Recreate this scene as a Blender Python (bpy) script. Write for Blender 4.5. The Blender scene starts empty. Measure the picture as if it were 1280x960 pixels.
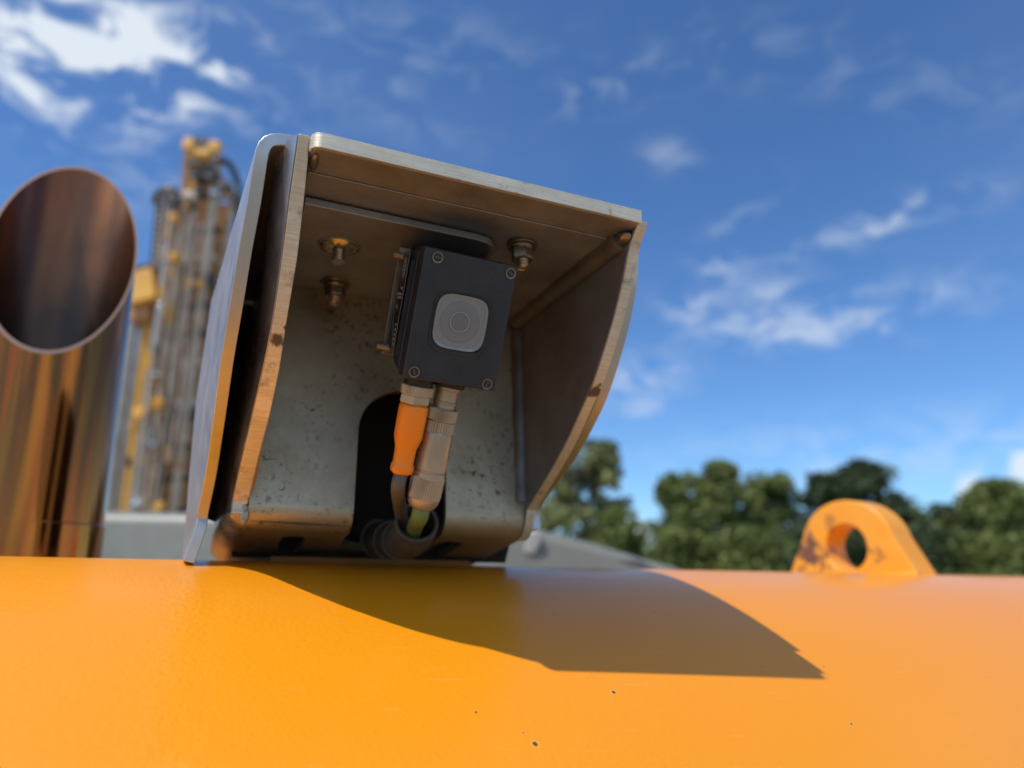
import bpy, bmesh, math, random
from mathutils import Vector, Matrix
import numpy as np
random.seed(7)
S = bpy.context.scene
COL = S.collection
PI = math.pi

# ------------------------------------------------------------------ camera
# world axes: X along the bracket's front edge, Y away from it, Z up; the phone is held at the origin
RIGHT = Vector((0.92345, -0.38322, 0.01929)); DOWN = Vector((0.11618, 0.23135, -0.96591)); FWD = Vector((0.36570, 0.89421, 0.25817))
FPX = 853.0
cam_d = bpy.data.cameras.new('phone_camera')
cam = bpy.data.objects.new('phone_camera', cam_d); COL.objects.link(cam)
cam_d.sensor_width = 36.0; cam_d.lens = FPX/1280*36.0
cam_d.clip_start = 0.01; cam_d.clip_end = 3000
m = Matrix.Identity(4)
for r in range(3):
    m[r][0] = RIGHT[r]; m[r][1] = -DOWN[r]; m[r][2] = -FWD[r]
cam.matrix_world = m
cam_d.dof.use_dof = True; cam_d.dof.focus_distance = 0.275; cam_d.dof.aperture_fstop = 5.6
S.camera = cam
S.render.resolution_x = 1024; S.render.resolution_y = 768

def ray(px, py):
    return FWD + RIGHT*((px-640)/FPX) + DOWN*((py-480)/FPX)
def at(px, py, d):            # point seen at photo pixel (px,py), d metres in front of the camera
    return ray(px, py)*d

# ------------------------------------------------------------------ sun and sky
SUN_L = Vector((0.513, 0.165, -0.842)).normalized()      # travel direction of the sunlight
SUN_D = -SUN_L
sun_d = bpy.data.lights.new('sun', 'SUN'); sun_d.energy = 3.5; sun_d.angle = math.radians(0.53); sun_d.color = (1.0, 0.95, 0.88)
sun = bpy.data.objects.new('sun', sun_d); COL.objects.link(sun)
sun.rotation_euler = SUN_D.to_track_quat('Z', 'Y').to_euler(); sun.location = (-5, -2, 9)

W = bpy.data.worlds.new('World'); S.world = W; W.use_nodes = True
nt = W.node_tree; nt.nodes.clear()
def N(t, **kw):
    n = nt.nodes.new(t)
    for k, v in kw.items(): setattr(n, k, v)
    return n
def L(a, b): nt.links.new(a, b)
out = N('ShaderNodeOutputWorld'); bg = N('ShaderNodeBackground'); L(bg.outputs[0], out.inputs[0])
SKY_STRENGTH = 0.112
bg.inputs[1].default_value = SKY_STRENGTH
sky = N('ShaderNodeTexSky', sky_type='NISHITA'); sky.sun_disc = False
sky.sun_elevation = math.asin(SUN_D.z); sky.sun_rotation = math.atan2(SUN_D.x, SUN_D.y)
sky.air_density = 1.0; sky.dust_density = 0.05; sky.ozone_density = 3.0
tint = N('ShaderNodeMix', data_type='RGBA', blend_type='MULTIPLY'); tint.inputs[0].default_value = 1.0
L(sky.outputs[0], tint.inputs[6]); tint.inputs[7].default_value = (0.62, 0.90, 1.20, 1)
SKYTINT = tint
tc = N('ShaderNodeTexCoord')
def M2(op, a, b=None, clamp=False):
    n = N('ShaderNodeMath', operation=op); n.use_clamp = clamp
    for i, v in enumerate((a, b)):
        if v is None: continue
        if isinstance(v, (int, float)): n.inputs[i].default_value = v
        else: L(v, n.inputs[i])
    return n.outputs[0]
def DOT(v):
    n = N('ShaderNodeVectorMath', operation='DOT_PRODUCT'); L(tc.outputs['Generated'], n.inputs[0]); n.inputs[1].default_value = v
    return n.outputs['Value']
mp = N('ShaderNodeMapping'); L(tc.outputs['Generated'], mp.inputs[0]); mp.inputs['Scale'].default_value = (1, 1, 2.0)
no = N('ShaderNodeTexNoise'); L(mp.outputs[0], no.inputs[0]); no.inputs['Scale'].default_value = 13.0; no.inputs['Detail'].default_value = 7
no.inputs['Roughness'].default_value = 0.60; no.inputs['Distortion'].default_value = 0.6
nf = N('ShaderNodeMapRange'); nf.interpolation_type = 'SMOOTHSTEP'; L(no.outputs[0], nf.inputs[0]); nf.inputs[1].default_value = 0.42; nf.inputs[2].default_value = 0.66
# clouds: px, py, half length, half width (in photo pixels), tilt, density
CL = [(95,40,150,62,12,1.5),(45,115,100,38,15,1.1),(170,70,90,50,0,0.9),(255,100,75,30,-35,0.75),(340,165,60,22,10,0.3),
      (770,112,70,24,-20,0.34),(835,195,30,18,0,0.35),(905,320,62,26,-58,0.6),(1090,282,75,18,-18,0.85),(1180,255,70,16,-12,0.35),
      (858,380,42,14,8,0.55),(965,368,50,20,0,0.5),(960,412,90,22,4,0.7),(1110,385,90,30,-12,0.6),(790,475,58,26,-12,0.75),(795,515,40,14,-15,0.35),
      (1130,110,170,36,8,0.14),(930,55,130,40,0,0.10),(560,60,140,40,15,0.2),
      (1150,560,330,40,-4,0.35),(470,110,120,40,30,0.16),(180,225,120,40,0,0.22)]
tot = None
for (px, py, a, b, ang, den) in CL:
    d0 = ray(px, py); sc = d0.length; d0 = d0.normalized()
    c, s = math.cos(math.radians(ang)), math.sin(math.radians(ang))
    e1 = RIGHT*c + DOWN*s; e1 = (e1 - d0*e1.dot(d0)).normalized(); e2 = d0.cross(e1)
    k1 = FPX*sc/a; k2 = FPX*sc/b
    q1 = DOT(e1*k1); q2 = DOT(e2*k2)
    r2 = M2('ADD', M2('MULTIPLY', q1, q1), M2('MULTIPLY', q2, q2))
    g = M2('MULTIPLY', M2('POWER', 2.718, M2('MULTIPLY', r2, -0.9)), den)
    tot = g if tot is None else M2('ADD', tot, g)
no2 = N('ShaderNodeTexNoise'); L(mp.outputs[0], no2.inputs[0]); no2.inputs['Scale'].default_value = 2.2; no2.inputs['Detail'].default_value = 5
veil = N('ShaderNodeMapRange'); L(no2.outputs[0], veil.inputs[0]); veil.inputs[1].default_value = 0.42; veil.inputs[2].default_value = 0.75; veil.inputs[4].default_value = 0.05
for (px, py, a, b, den) in [(1216,618,24,26,1.0),(1240,636,20,14,0.9),(1282,584,24,26,1.1),(800,664,24,20,0.9),(85,42,95,34,0.50),(160,66,50,36,0.42),(50,112,60,20,0.42)]:
    d0 = ray(px, py); sc = d0.length; d0 = d0.normalized(); e1 = (RIGHT - d0*RIGHT.dot(d0)).normalized(); e2 = d0.cross(e1)
    q1 = DOT(e1*FPX*sc/a); q2 = DOT(e2*FPX*sc/b)
    g = M2('MULTIPLY', M2('POWER', 2.718, M2('MULTIPLY', M2('ADD', M2('MULTIPLY', q1, q1), M2('MULTIPLY', q2, q2)), -0.9)), den)
    tot2 = g if 'tot2' not in globals() else M2('ADD', tot2, g)
puff = M2('MULTIPLY', M2('ADD', M2('ADD', tot2, M2('MULTIPLY', M2('ADD', no.outputs[0], -0.5), 1.5)), -0.40), 2.6)
puff = M2('MULTIPLY', M2('MINIMUM', M2('MAXIMUM', puff, 0.0), 1.2), M2('MINIMUM', M2('MULTIPLY', tot2, 3.0), 1.0))
# scattered cloud added outside the view, whitening and lifting the fill light
away = N('ShaderNodeMapRange'); away.interpolation_type = 'SMOOTHSTEP'; L(DOT(FWD), away.inputs[0])
for i_, v_ in enumerate((0.68, 0.25, 0.0, 1.0)): away.inputs[i_+1].default_value = v_
no3 = N('ShaderNodeTexNoise'); L(mp.outputs[0], no3.inputs[0]); no3.inputs['Scale'].default_value = 2.6; no3.inputs['Detail'].default_value = 5; no3.inputs['Roughness'].default_value = 0.55
cum = N('ShaderNodeMapRange'); cum.interpolation_type = 'SMOOTHSTEP'; L(no3.outputs[0], cum.inputs[0]); cum.inputs[1].default_value = 0.46; cum.inputs[2].default_value = 0.60; cum.inputs[4].default_value = 1.1
dens = M2('ADD', M2('ADD', M2('ADD', M2('MULTIPLY', tot, nf.outputs[0]), puff), veil.outputs[0]), M2('MULTIPLY', cum.outputs[0], away.outputs[0]))
dens = M2('MINIMUM', M2('MULTIPLY', dens, 0.72), 0.93)
mix = N('ShaderNodeMix', data_type='RGBA'); L(dens, mix.inputs[0]); L(tint.outputs[2], mix.inputs[6]); mix.inputs[7].default_value = (6.4, 7.0, 7.6, 1)
L(mix.outputs[2], bg.inputs[0])

S.view_settings.view_transform = 'Standard'; S.view_settings.look = 'None'; S.view_settings.exposure = 0.16; S.view_settings.gamma = 1.0
S.render.engine = 'CYCLES'
S.cycles.max_bounces = 7; S.cycles.diffuse_bounces = 3; S.cycles.glossy_bounces = 5; S.cycles.transmission_bounces = 2; S.cycles.transparent_max_bounces = 2

# ------------------------------------------------------------------ materials
class Mat:
    def __init__(s, name, base=(0.5,0.5,0.5), rough=0.5, metal=0.0, coat=0.0, coat_rough=0.05, spec=0.5):
        s.m = bpy.data.materials.new(name); s.m.use_nodes = True
        s.t = s.m.node_tree; s.b = s.t.nodes['Principled BSDF']
        s.set('Base Color', (*base, 1)); s.set('Roughness', rough); s.set('Metallic', metal)
        s.set('Coat Weight', coat); s.set('Coat Roughness', coat_rough); s.set('Specular IOR Level', spec)
        s.tc = None
    def set(s, k, v): s.b.inputs[k].default_value = v
    def n(s, t, **kw):
        n = s.t.nodes.new(t)
        for k, v in kw.items(): setattr(n, k, v)
        return n
    def l(s, a, b): s.t.links.new(a, b)
    def co(s, scale=(1,1,1), rot=(0,0,0), loc=(0,0,0)):
        if s.tc is None: s.tc = s.n('ShaderNodeTexCoord')
        mp = s.n('ShaderNodeMapping'); s.l(s.tc.outputs['Object'], mp.inputs[0])
        mp.inputs['Scale'].default_value = scale; mp.inputs['Rotation'].default_value = rot; mp.inputs['Location'].default_value = loc
        return mp.outputs[0]
    def noise(s, scale, detail=4, rough=0.55, co=None, dist=0.0):
        n = s.n('ShaderNodeTexNoise'); n.inputs['Scale'].default_value = scale; n.inputs['Detail'].default_value = detail
        n.inputs['Roughness'].default_value = rough; n.inputs['Distortion'].default_value = dist
        s.l(co or s.co(), n.inputs[0]); return n.outputs[0]
    def ramp(s, f, a, b, ca, cb):      # value f mapped a..b to colours or numbers
        if isinstance(ca, (int, float)):
            r = s.n('ShaderNodeMapRange'); s.l(f, r.inputs[0])
            for i, v in enumerate((a, b, ca, cb)): r.inputs[i+1].default_value = v
            return r.outputs[0]
        r = s.n('ShaderNodeValToRGB'); s.l(f, r.inputs[0])
        r.color_ramp.elements[0].position = a; r.color_ramp.elements[1].position = b
        r.color_ramp.elements[0].color = (*ca, 1); r.color_ramp.elements[1].color = (*cb, 1)
        return r.outputs[0]
    def mixc(s, f, a, b, mode='MIX'):
        x = s.n('ShaderNodeMix', data_type='RGBA', blend_type=mode)
        if isinstance(f, (int, float)): x.inputs[0].default_value = f
        else: s.l(f, x.inputs[0])
        for i, v in ((6, a), (7, b)):
            if isinstance(v, tuple): x.inputs[i].default_value = (*v, 1)
            else: s.l(v, x.inputs[i])
        return x.outputs[2]
    def bump(s, h, strength, dist):
        b = s.n('ShaderNodeBump'); b.inputs['Strength'].default_value = strength; b.inputs['Distance'].default_value = dist
        s.l(h, b.inputs['Height']); return b.outputs[0]

def steel(name, base=(0.42,0.40,0.35), dark=(0.20,0.17,0.14), rough=0.36, spots=0.0, brush=None, film=0.5, metal=0.9, bumpy=0.25):
    M = Mat(name, base, rough, metal)
    n1 = M.noise(28, 6, 0.6); c = M.mixc(M.ramp(n1, 0.35, 0.72, 0.0, film), base, dark)
    fine = M.noise(420, 3, 0.6); c = M.mixc(M.ramp(fine, 0.35, 0.7, 0.0, 0.22), c, dark)
    r = M.ramp(M.noise(60, 5), 0.3, 0.7, rough-0.07, rough+0.12)
    if spots:
        clus = M.ramp(M.noise(34, 3), 0.46, 0.62, 0.0, 1.0)
        sp = M.ramp(M.noise(330, 3, 0.65, dist=0.6), 0.56, 0.64, 0.0, 1.0)
        mu = M.n('ShaderNodeMath', operation='MULTIPLY'); M.l(clus, mu.inputs[0]); M.l(sp, mu.inputs[1])
        m3 = M.n('ShaderNodeMath', operation='MULTIPLY'); M.l(mu.outputs[0], m3.inputs[0]); m3.inputs[1].default_value = spots
        c = M.mixc(m3.outputs[0], c, (0.055,0.05,0.045))
    M.l(r, M.b.inputs['Roughness'])
    h = M.noise(260, 5, 0.65)
    if brush:
        h = M.noise(1.0, 3, 0.6, M.co(brush))
        c = M.mixc(M.ramp(h, 0.40, 0.66, 0.0, 0.55), c, dark); c = M.mixc(M.ramp(M.noise(90, 5, 0.7), 0.58, 0.70, 0.0, 0.75), c, (dark[0]*.45, dark[1]*.42, dark[2]*.4))
        nz = M.noise(210, 5, 0.7)          # burnt tack-weld smears at two spots on the front edges
        for pos, rad in (((.0110,.2745,.0850), .0036), ((.1562,.2775,.0820), .0036), ((.0135,.2720,.0900), .0018), ((.1575,.2750,.0850), .0016)):
            sub = M.n('ShaderNodeVectorMath', operation='DISTANCE'); M.l(M.tc.outputs['Object'], sub.inputs[0]); sub.inputs[1].default_value = pos
            ad = M.n('ShaderNodeMath', operation='MULTIPLY_ADD'); M.l(nz, ad.inputs[0]); ad.inputs[1].default_value = rad*2.2; M.l(sub.outputs['Value'], ad.inputs[2])
            c = M.mixc(M.ramp(ad.outputs[0], rad*1.75, rad*2.15, 0.93, 0.0), c, (0.07,0.05,0.04))
        M.l(c, M.b.inputs['Base Color'])
    M.l(c, M.b.inputs['Base Color'])
    M.l(M.bump(h, bumpy, 0.0004), M.b.inputs['Normal'])
    return M.m

M_WALL = steel('weathered_steel', (0.50,0.44,0.31), (0.29,0.25,0.165), 0.44, spots=0.9, metal=0.8)
M_ROOF = steel('brown_stained_steel', (0.38,0.38,0.39), (0.21,0.195,0.185), 0.48, film=0.8, metal=0.75)
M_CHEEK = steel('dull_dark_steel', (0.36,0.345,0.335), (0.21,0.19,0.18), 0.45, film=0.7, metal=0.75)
M_PLATE = steel('cut_steel', (0.82,0.76,0.62), (0.50,0.43,0.30), 0.38, brush=(60,60,1400), film=0.7, metal=0.4)
M_SHEET = steel('mill_steel_sheet', (0.55,0.56,0.56), (0.40,0.40,0.40), 0.38, film=0.4, bumpy=0.12)
M_DARKSHEET = steel('polished_steel_sheet', (0.46,0.46,0.48), (0.36,0.36,0.38), 0.30, film=0.3, bumpy=0.07)
M_WELD = steel('weld_bead', (0.36,0.32,0.26), (0.18,0.14,0.11), 0.35, film=0.8)
M_WELDD = steel('dark_weld_bead', (0.27,0.25,0.225), (0.16,0.14,0.12), 0.52, film=0.8)
M_CAVITY_SHADE = Mat('cavity_shade_black', (0.022,0.014,0.009), 0.85).m  # near-black colour stands for the shade of the deep cavity
M_BOLT = steel('stainless_bolt', (0.55,0.5,0.42), (0.3,0.25,0.2), 0.28)
M_NUT = steel('oily_nut', (0.28,0.22,0.17), (0.14,0.11,0.09), 0.33)
M_NICKEL = steel('dusty_nickel', (0.50,0.43,0.32), (0.33,0.26,0.18), 0.40, metal=0.7)

def orange_paint(name, chips):
    M = Mat(name, (0.86,0.300,0.004), 0.42, 0, coat=0.33, coat_rough=0.11, spec=0.35)
    peel = M.noise(430, 2, 0.5); wav = M.noise(70, 2)
    ad = M.n('ShaderNodeMath', operation='MULTIPLY_ADD'); M.l(wav, ad.inputs[0]); ad.inputs[1].default_value = 0.9; M.l(peel, ad.inputs[2])
    bn = M.bump(ad.outputs[0], 0.42, 0.00038); M.l(bn, M.b.inputs['Normal']); 
    bn2 = M.bump(ad.outputs[0], 0.36, 0.00038); M.l(bn2, M.b.inputs['Coat Normal'])
    c = M.mixc(M.ramp(M.noise(9, 4), 0.35, 0.7, 0.0, 0.25), (0.86,0.300,0.004), (0.82,0.275,0.010))
    # tiny chips and grit in the paint
    v = M.n('ShaderNodeTexVoronoi'); v.inputs['Scale'].default_value = 26; M.l(M.co(), v.inputs[0])
    sel = M.n('ShaderNodeSeparateColor'); M.l(v.outputs['Color'], sel.inputs[0])
    gt = M.n('ShaderNodeMath', operation='GREATER_THAN'); M.l(sel.outputs[0], gt.inputs[0]); gt.inputs[1].default_value = 0.80
    wob = M.noise(900, 2); dd = M.n('ShaderNodeMath', operation='MULTIPLY_ADD'); M.l(wob, dd.inputs[0]); dd.inputs[1].default_value = 0.03; M.l(v.outputs['Distance'], dd.inputs[2])
    lt = M.ramp(dd.outputs[0], 0.036, 0.043, 1.0, 0.0)
    mu = M.n('ShaderNodeMath', operation='MULTIPLY'); M.l(gt.outputs[0], mu.inputs[0]); M.l(lt, mu.inputs[1])
    c = M.mixc(mu.outputs[0], c, (0.16,0.06,0.015))
    for (p, rad) in chips:
        sub = M.n('ShaderNodeVectorMath', operation='DISTANCE'); M.l(M.tc.outputs['Object'], sub.inputs[0]); sub.inputs[1].default_value = p
        a2 = M.n('ShaderNodeMath', operation='MULTIPLY_ADD'); M.l(M.noise(1300, 2), a2.inputs[0]); a2.inputs[1].default_value = 0.0012; M.l(sub.outputs['Value'], a2.inputs[2])
        f = M.ramp(a2.outputs[0], rad*0.8+0.0006, rad+0.0006, 1.0, 0.0); f2 = M.ramp(a2.outputs[0], rad+0.0006, rad*1.8+0.0006, 0.5, 0.0)
        c = M.mixc(f2, c, (0.9,0.5,0.12)); c = M.mixc(f, c, (0.10,0.045,0.02))
    M.l(M.ramp(M.noise(14,6,0.7), 0.35, 0.7, 0.07, 0.17), M.b.inputs['Coat Roughness']); dst = M.ramp(M.noise(700,3,0.7), 0.66, 0.76, 0.0, 0.28); c = M.mixc(dst, c, (0.80,0.42,0.12))
    # faint rub marks
    sc = M.noise(1.0, 3, 0.6, M.co((30, 600, 200), (0,0,0.5))); c = M.mixc(M.ramp(sc, 0.66, 0.78, 0.0, 0.14), c, (0.95,0.62,0.35))
    M.l(c, M.b.inputs['Base Color'])
    return M

M_SHADED_PLATE = Mat('shaded_orange_plate', (0.30,0.115,0.012), 0.6).m  # mounting plate's orange, browned to put its shade into the colour
M_EYE_ = Mat('worn_orange_paint', (0.84,0.33,0.01), 0.5, 0, coat=0.15, coat_rough=0.25)
_n = M_EYE_.noise(26, 6, 0.7, dist=0.5); _f = M_EYE_.ramp(_n, 0.57, 0.63, 0.0, 0.9)
_c = M_EYE_.mixc(M_EYE_.ramp(M_EYE_.noise(45, 4), 0.4, 0.7, 0.0, 0.5), (0.84,0.33,0.01), (0.78,0.38,0.05))
M_EYE_.l(M_EYE_.mixc(_f, _c, (0.20,0.075,0.035)), M_EYE_.b.inputs['Base Color']); M_EYE_.l(M_EYE_.bump(_n, 0.5, 0.002), M_EYE_.b.inputs['Normal'])
M_EYE = M_EYE_.m
M_BOOT = Mat('orange_moulded_plastic', (0.98,0.27,0.006), 0.45, 0, coat=0.1); M_BOOT.l(M_BOOT.bump(M_BOOT.noise(500,3), 0.2, 0.0004), M_BOOT.b.inputs['Normal']); 
M_BOOT.set('Subsurface Weight', 0.15); M_BOOT.set('Subsurface Radius', (0.01,0.004,0.001)); M_BOOT.set('Subsurface Scale', 0.3); M_BOOT = M_BOOT.m
def dusty(name, base, dust, rough, amt=0.5, metal=0.0, spec=0.5):
    M = Mat(name, base, rough, metal, spec=spec)
    f = M.ramp(M.noise(70, 6, 0.65), 0.3, 0.75, 0.0, amt); g = M.ramp(M.noise(1500, 2), 0.55, 0.75, 0.0, amt*0.8)
    M.l(M.mixc(g, M.mixc(f, base, dust), dust), M.b.inputs['Base Color']); M.l(M.bump(M.noise(900,3), 0.2, 0.0003), M.b.inputs['Normal']); return M.m
M_HOUSING = dusty('black_anodised_housing', (0.012,0.015,0.024), (0.06,0.06,0.062), 0.40, 0.36)
M_BLACK = dusty('black_plastic', (0.012,0.012,0.013), (0.05,0.045,0.04), 0.5, 0.4)
M_LABEL = Mat('label_film', (0.006,0.007,0.016), 0.25).m
M_PRINT = Mat('label_print', (0.28,0.27,0.26), 0.5).m
M_CABLE = dusty('brown_grey_cable', (0.10,0.085,0.07), (0.2,0.16,0.12), 0.5, 0.5)
M_GREEN = dusty('green_cable', (0.13,0.20,0.035), (0.22,0.2,0.1), 0.5, 0.4)
M_CONDUIT = dusty('dusty_conduit', (0.050,0.040,0.031), (0.15,0.115,0.08), 0.6, 0.7)
_g = Mat('window_glass', (0.21,0.225,0.22), 0.22, 0, coat=0.8, coat_rough=0.05); _g.l(_g.ramp(_g.noise(300,3), 0.4,0.7,0.15,0.4), _g.b.inputs['Roughness']); M_GLASS = _g.m
M_GLASS2 = Mat('window_glass_inner', (0.175,0.182,0.182), 0.25, 0, coat=0.8).m
M_LENS = Mat('lens_glass', (0.15,0.145,0.165), 0.15, 0, coat=1.0).m
M_RING = Mat('lens_ring', (0.36,0.37,0.37), 0.3, 0.3).m

_p = Mat('heat_tint_painted_reflections', (0.5,0.3,0.15), 0.1, 1.0)
_st = _p.noise(1.0, 2, 0.4, _p.co((42,42,0.35)))  # vertical streaks: reflections of the machine, painted over the heat tint
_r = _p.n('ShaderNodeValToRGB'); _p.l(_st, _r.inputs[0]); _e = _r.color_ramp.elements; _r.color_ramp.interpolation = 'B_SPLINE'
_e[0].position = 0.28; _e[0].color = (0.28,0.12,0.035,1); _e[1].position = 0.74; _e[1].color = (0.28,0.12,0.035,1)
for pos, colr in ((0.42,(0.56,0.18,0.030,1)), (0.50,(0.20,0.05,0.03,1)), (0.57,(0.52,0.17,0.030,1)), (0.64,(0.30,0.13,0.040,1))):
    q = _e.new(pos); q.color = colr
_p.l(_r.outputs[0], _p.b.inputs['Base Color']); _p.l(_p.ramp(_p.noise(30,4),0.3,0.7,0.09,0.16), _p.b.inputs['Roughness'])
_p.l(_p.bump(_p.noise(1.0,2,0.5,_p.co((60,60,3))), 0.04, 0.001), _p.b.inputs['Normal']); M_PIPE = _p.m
M_RIM = Mat('polished_pipe_rim', (0.55,0.33,0.22), 0.25, 1.0).m
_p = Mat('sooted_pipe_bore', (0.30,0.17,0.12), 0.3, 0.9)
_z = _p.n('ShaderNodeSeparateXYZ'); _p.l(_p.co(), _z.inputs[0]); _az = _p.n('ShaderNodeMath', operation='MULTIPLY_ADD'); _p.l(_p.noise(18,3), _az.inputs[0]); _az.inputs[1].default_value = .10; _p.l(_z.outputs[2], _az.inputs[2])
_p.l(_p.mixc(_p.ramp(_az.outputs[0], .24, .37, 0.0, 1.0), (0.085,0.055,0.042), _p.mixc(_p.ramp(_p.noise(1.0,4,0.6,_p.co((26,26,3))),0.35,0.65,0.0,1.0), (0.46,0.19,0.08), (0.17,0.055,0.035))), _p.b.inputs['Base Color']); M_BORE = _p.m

_p = Mat('light_grey_paint', (0.36,0.37,0.35), 0.5, 0, coat=0.15, coat_rough=0.3)
_p.l(_p.mixc(_p.ramp(_p.noise(5,6,0.65,dist=1.0),0.35,0.7,0.0,0.7), (0.215,0.22,0.19), (0.14,0.145,0.115)), _p.b.inputs['Base Color']); M_GREYPAINT = _p.m
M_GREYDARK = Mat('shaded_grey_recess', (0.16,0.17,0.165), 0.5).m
M_WHITEPAINT = Mat('off_white_paint', (0.62,0.62,0.58), 0.4).m
def simple(name, a, b, sc, rough=0.5, metal=0.0):
    M = Mat(name, a, rough, metal); M.l(M.mixc(M.ramp(M.noise(sc,5,0.6),0.35,0.7,0.0,1.0), a, b), M.b.inputs['Base Color']); return M.m
M_MAST_Y = simple('mast_orange_paint', (0.88,0.46,0.08), (0.72,0.38,0.08), 6, 0.45)
M_MAST_O = simple('rusty_orange_steel', (0.60,0.31,0.12), (0.30,0.15,0.07), 8, 0.6)
M_MAST_G = simple('mast_grey_steel', (0.68,0.58,0.46), (0.38,0.30,0.22), 9, 0.4, 0.15)
M_MAST_S = simple('bright_rod', (0.72,0.74,0.74), (0.5,0.5,0.5), 5, 0.22, 0.8)
M_MAST_D = simple('greasy_black_steel', (0.03,0.03,0.033), (0.10,0.085,0.07), 9, 0.45)
M_MAST_P = simple('mauve_grey_hose', (0.62,0.50,0.42), (0.38,0.29,0.24), 6, 0.45)
M_BARK = simple('bark', (0.11,0.085,0.06), (0.06,0.045,0.03), 6, 0.9)
_p = Mat('gravel_ground', (0.3,0.27,0.22), 0.95)
_p.l(_p.mixc(_p.ramp(_p.noise(0.08,5),0.4,0.6,0.0,1.0), (0.30,0.27,0.22), (0.22,0.20,0.15)), _p.b.inputs['Base Color']); _p.l(_p.bump(_p.noise(12,5),0.6,0.05), _p.b.inputs['Normal']); M_GROUND = _p.m

def leafmat(name, a, b):
    M = Mat(name, a, 0.55, spec=0.3)
    at_ = M.n('ShaderNodeAttribute'); at_.attribute_name = 'leaf_tint'
    c = M.mixc(at_.outputs['Fac'], a, b); M.l(c, M.b.inputs['Base Color'])
    tr = M.n('ShaderNodeBsdfTranslucent'); M.l(c, tr.inputs[0])
    mx = M.n('ShaderNodeMixShader'); mx.inputs[0].default_value = 0.3
    o = [n for n in M.t.nodes if n.type == 'OUTPUT_MATERIAL'][0]
    M.l(M.b.outputs[0], mx.inputs[1]); M.l(tr.outputs[0], mx.inputs[2]); M.l(mx.outputs[0], o.inputs[0])
    return M.m

# ------------------------------------------------------------------ mesh helpers
def link(name, me, mat, parent=None, smooth=35, bevel=None):
    o = bpy.data.objects.new(name, me); COL.objects.link(o)
    if mat: me.materials.append(mat)
    if smooth:
        me.polygons.foreach_set('use_smooth', [True]*len(me.polygons)); me.set_sharp_from_angle(angle=math.radians(smooth))
    if bevel:
        b = o.modifiers.new('edge', 'BEVEL'); b.width = bevel; b.segments = 2; b.limit_method = 'ANGLE'; b.angle_limit = math.radians(40)
        b.harden_normals = True
    if parent:
        o.parent = parent; o.matrix_parent_inverse = Matrix.Translation(parent_loc(parent)).inverted()
    return o
def parent_loc(p):
    return p['_w'] if '_w' in p.keys() else Vector((0,0,0))
def thing(name, label, cat, loc=(0,0,0), group=None):
    o = bpy.data.objects.new(name, None); COL.objects.link(o); o.location = loc; o.empty_display_size = 0.02
    o['_w'] = tuple(loc); o['label'] = label; o['category'] = cat
    if group: o['group'] = group
    return o
def bm_to(name, bm, mat, parent=None, **kw):
    bmesh.ops.recalc_face_normals(bm, faces=bm.faces)
    me = bpy.data.meshes.new(name); bm.to_mesh(me); bm.free()
    return link(name, me, mat, parent, **kw)
def bm_poly(bm, pts, off):             # polygon pts (3D) extruded by vector off
    off = Vector(off); a = [bm.verts.new(p) for p in pts]; b = [bm.verts.new(Vector(p)+off) for p in pts]; n = len(a)
    bm.faces.new(a); bm.faces.new(b[::-1])
    for i in range(n): bm.faces.new((a[i], b[i], b[(i+1) % n], a[(i+1) % n]))
def frame(d):
    d = Vector(d).normalized(); u = d.cross(Vector((0,0,1)) if abs(d.z) < 0.9 else Vector((1,0,0))).normalized(); return d, u, d.cross(u)
def bm_lathe(bm, o, d, prof, seg=32, knurl=None, ph=0.0, cap=True):   # prof [(t, r)], knurl {index: depth}
    o = Vector(o); d, u, v = frame(d); rings = []
    for i, (t, r) in enumerate(prof):
        ring = []
        for k in range(seg):
            rr = r - (knurl[i] if knurl and i in knurl and k % 2 else 0)
            a = 2*PI*k/seg + ph; ring.append(bm.verts.new(o + d*t + (u*math.cos(a) + v*math.sin(a))*rr))
        rings.append(ring)
    for i in range(len(rings)-1):
        for k in range(seg): bm.faces.new((rings[i][k], rings[i][(k+1) % seg], rings[i+1][(k+1) % seg], rings[i+1][k]))
    if cap: bm.faces.new(rings[0][::-1]); bm.faces.new(rings[-1])
def bm_tube(bm, pts, r, seg=12, cap=True):
    pts = [Vector(p) for p in pts]; rings = []; u = None
    for i, p in enumerate(pts):
        d = (pts[min(i+1, len(pts)-1)] - pts[max(i-1, 0)]).normalized()
        if u is None: _, u, _ = frame(d)
        u = (u - d*u.dot(d)).normalized(); v = d.cross(u); rr = r[i] if isinstance(r, (list, tuple)) else r
        rings.append([bm.verts.new(p + (u*math.cos(2*PI*k/seg) + v*math.sin(2*PI*k/seg))*rr) for k in range(seg)])
    for i in range(len(rings)-1):
        for k in range(seg): bm.faces.new((rings[i][k], rings[i][(k+1) % seg], rings[i+1][(k+1) % seg], rings[i+1][k]))
    if cap: bm.faces.new(rings[0][::-1]); bm.faces.new(rings[-1])
def bm_box(bm, c, ax, ay, az):         # centre and three half axes
    c = Vector(c); ax, ay, az = Vector(ax), Vector(ay), Vector(az)
    bm_poly(bm, [c-ax-ay-az, c+ax-ay-az, c+ax+ay-az, c-ax+ay-az], az*2)
def smooth_path(pts, n=8):             # Catmull-Rom
    P = [Vector(p) for p in pts]; P = [P[0]*2-P[1]] + P + [P[-1]*2-P[-2]]; o = []
    for i in range(1, len(P)-2):
        for k in range(n):
            t = k/n; o.append(0.5*((2*P[i]) + (P[i+1]-P[i-1])*t + (2*P[i-1]-5*P[i]+4*P[i+1]-P[i+2])*t*t + (3*P[i]-P[i-1]-3*P[i+1]+P[i+2])*t**3))
    o.append(P[-2]); return o
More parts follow.
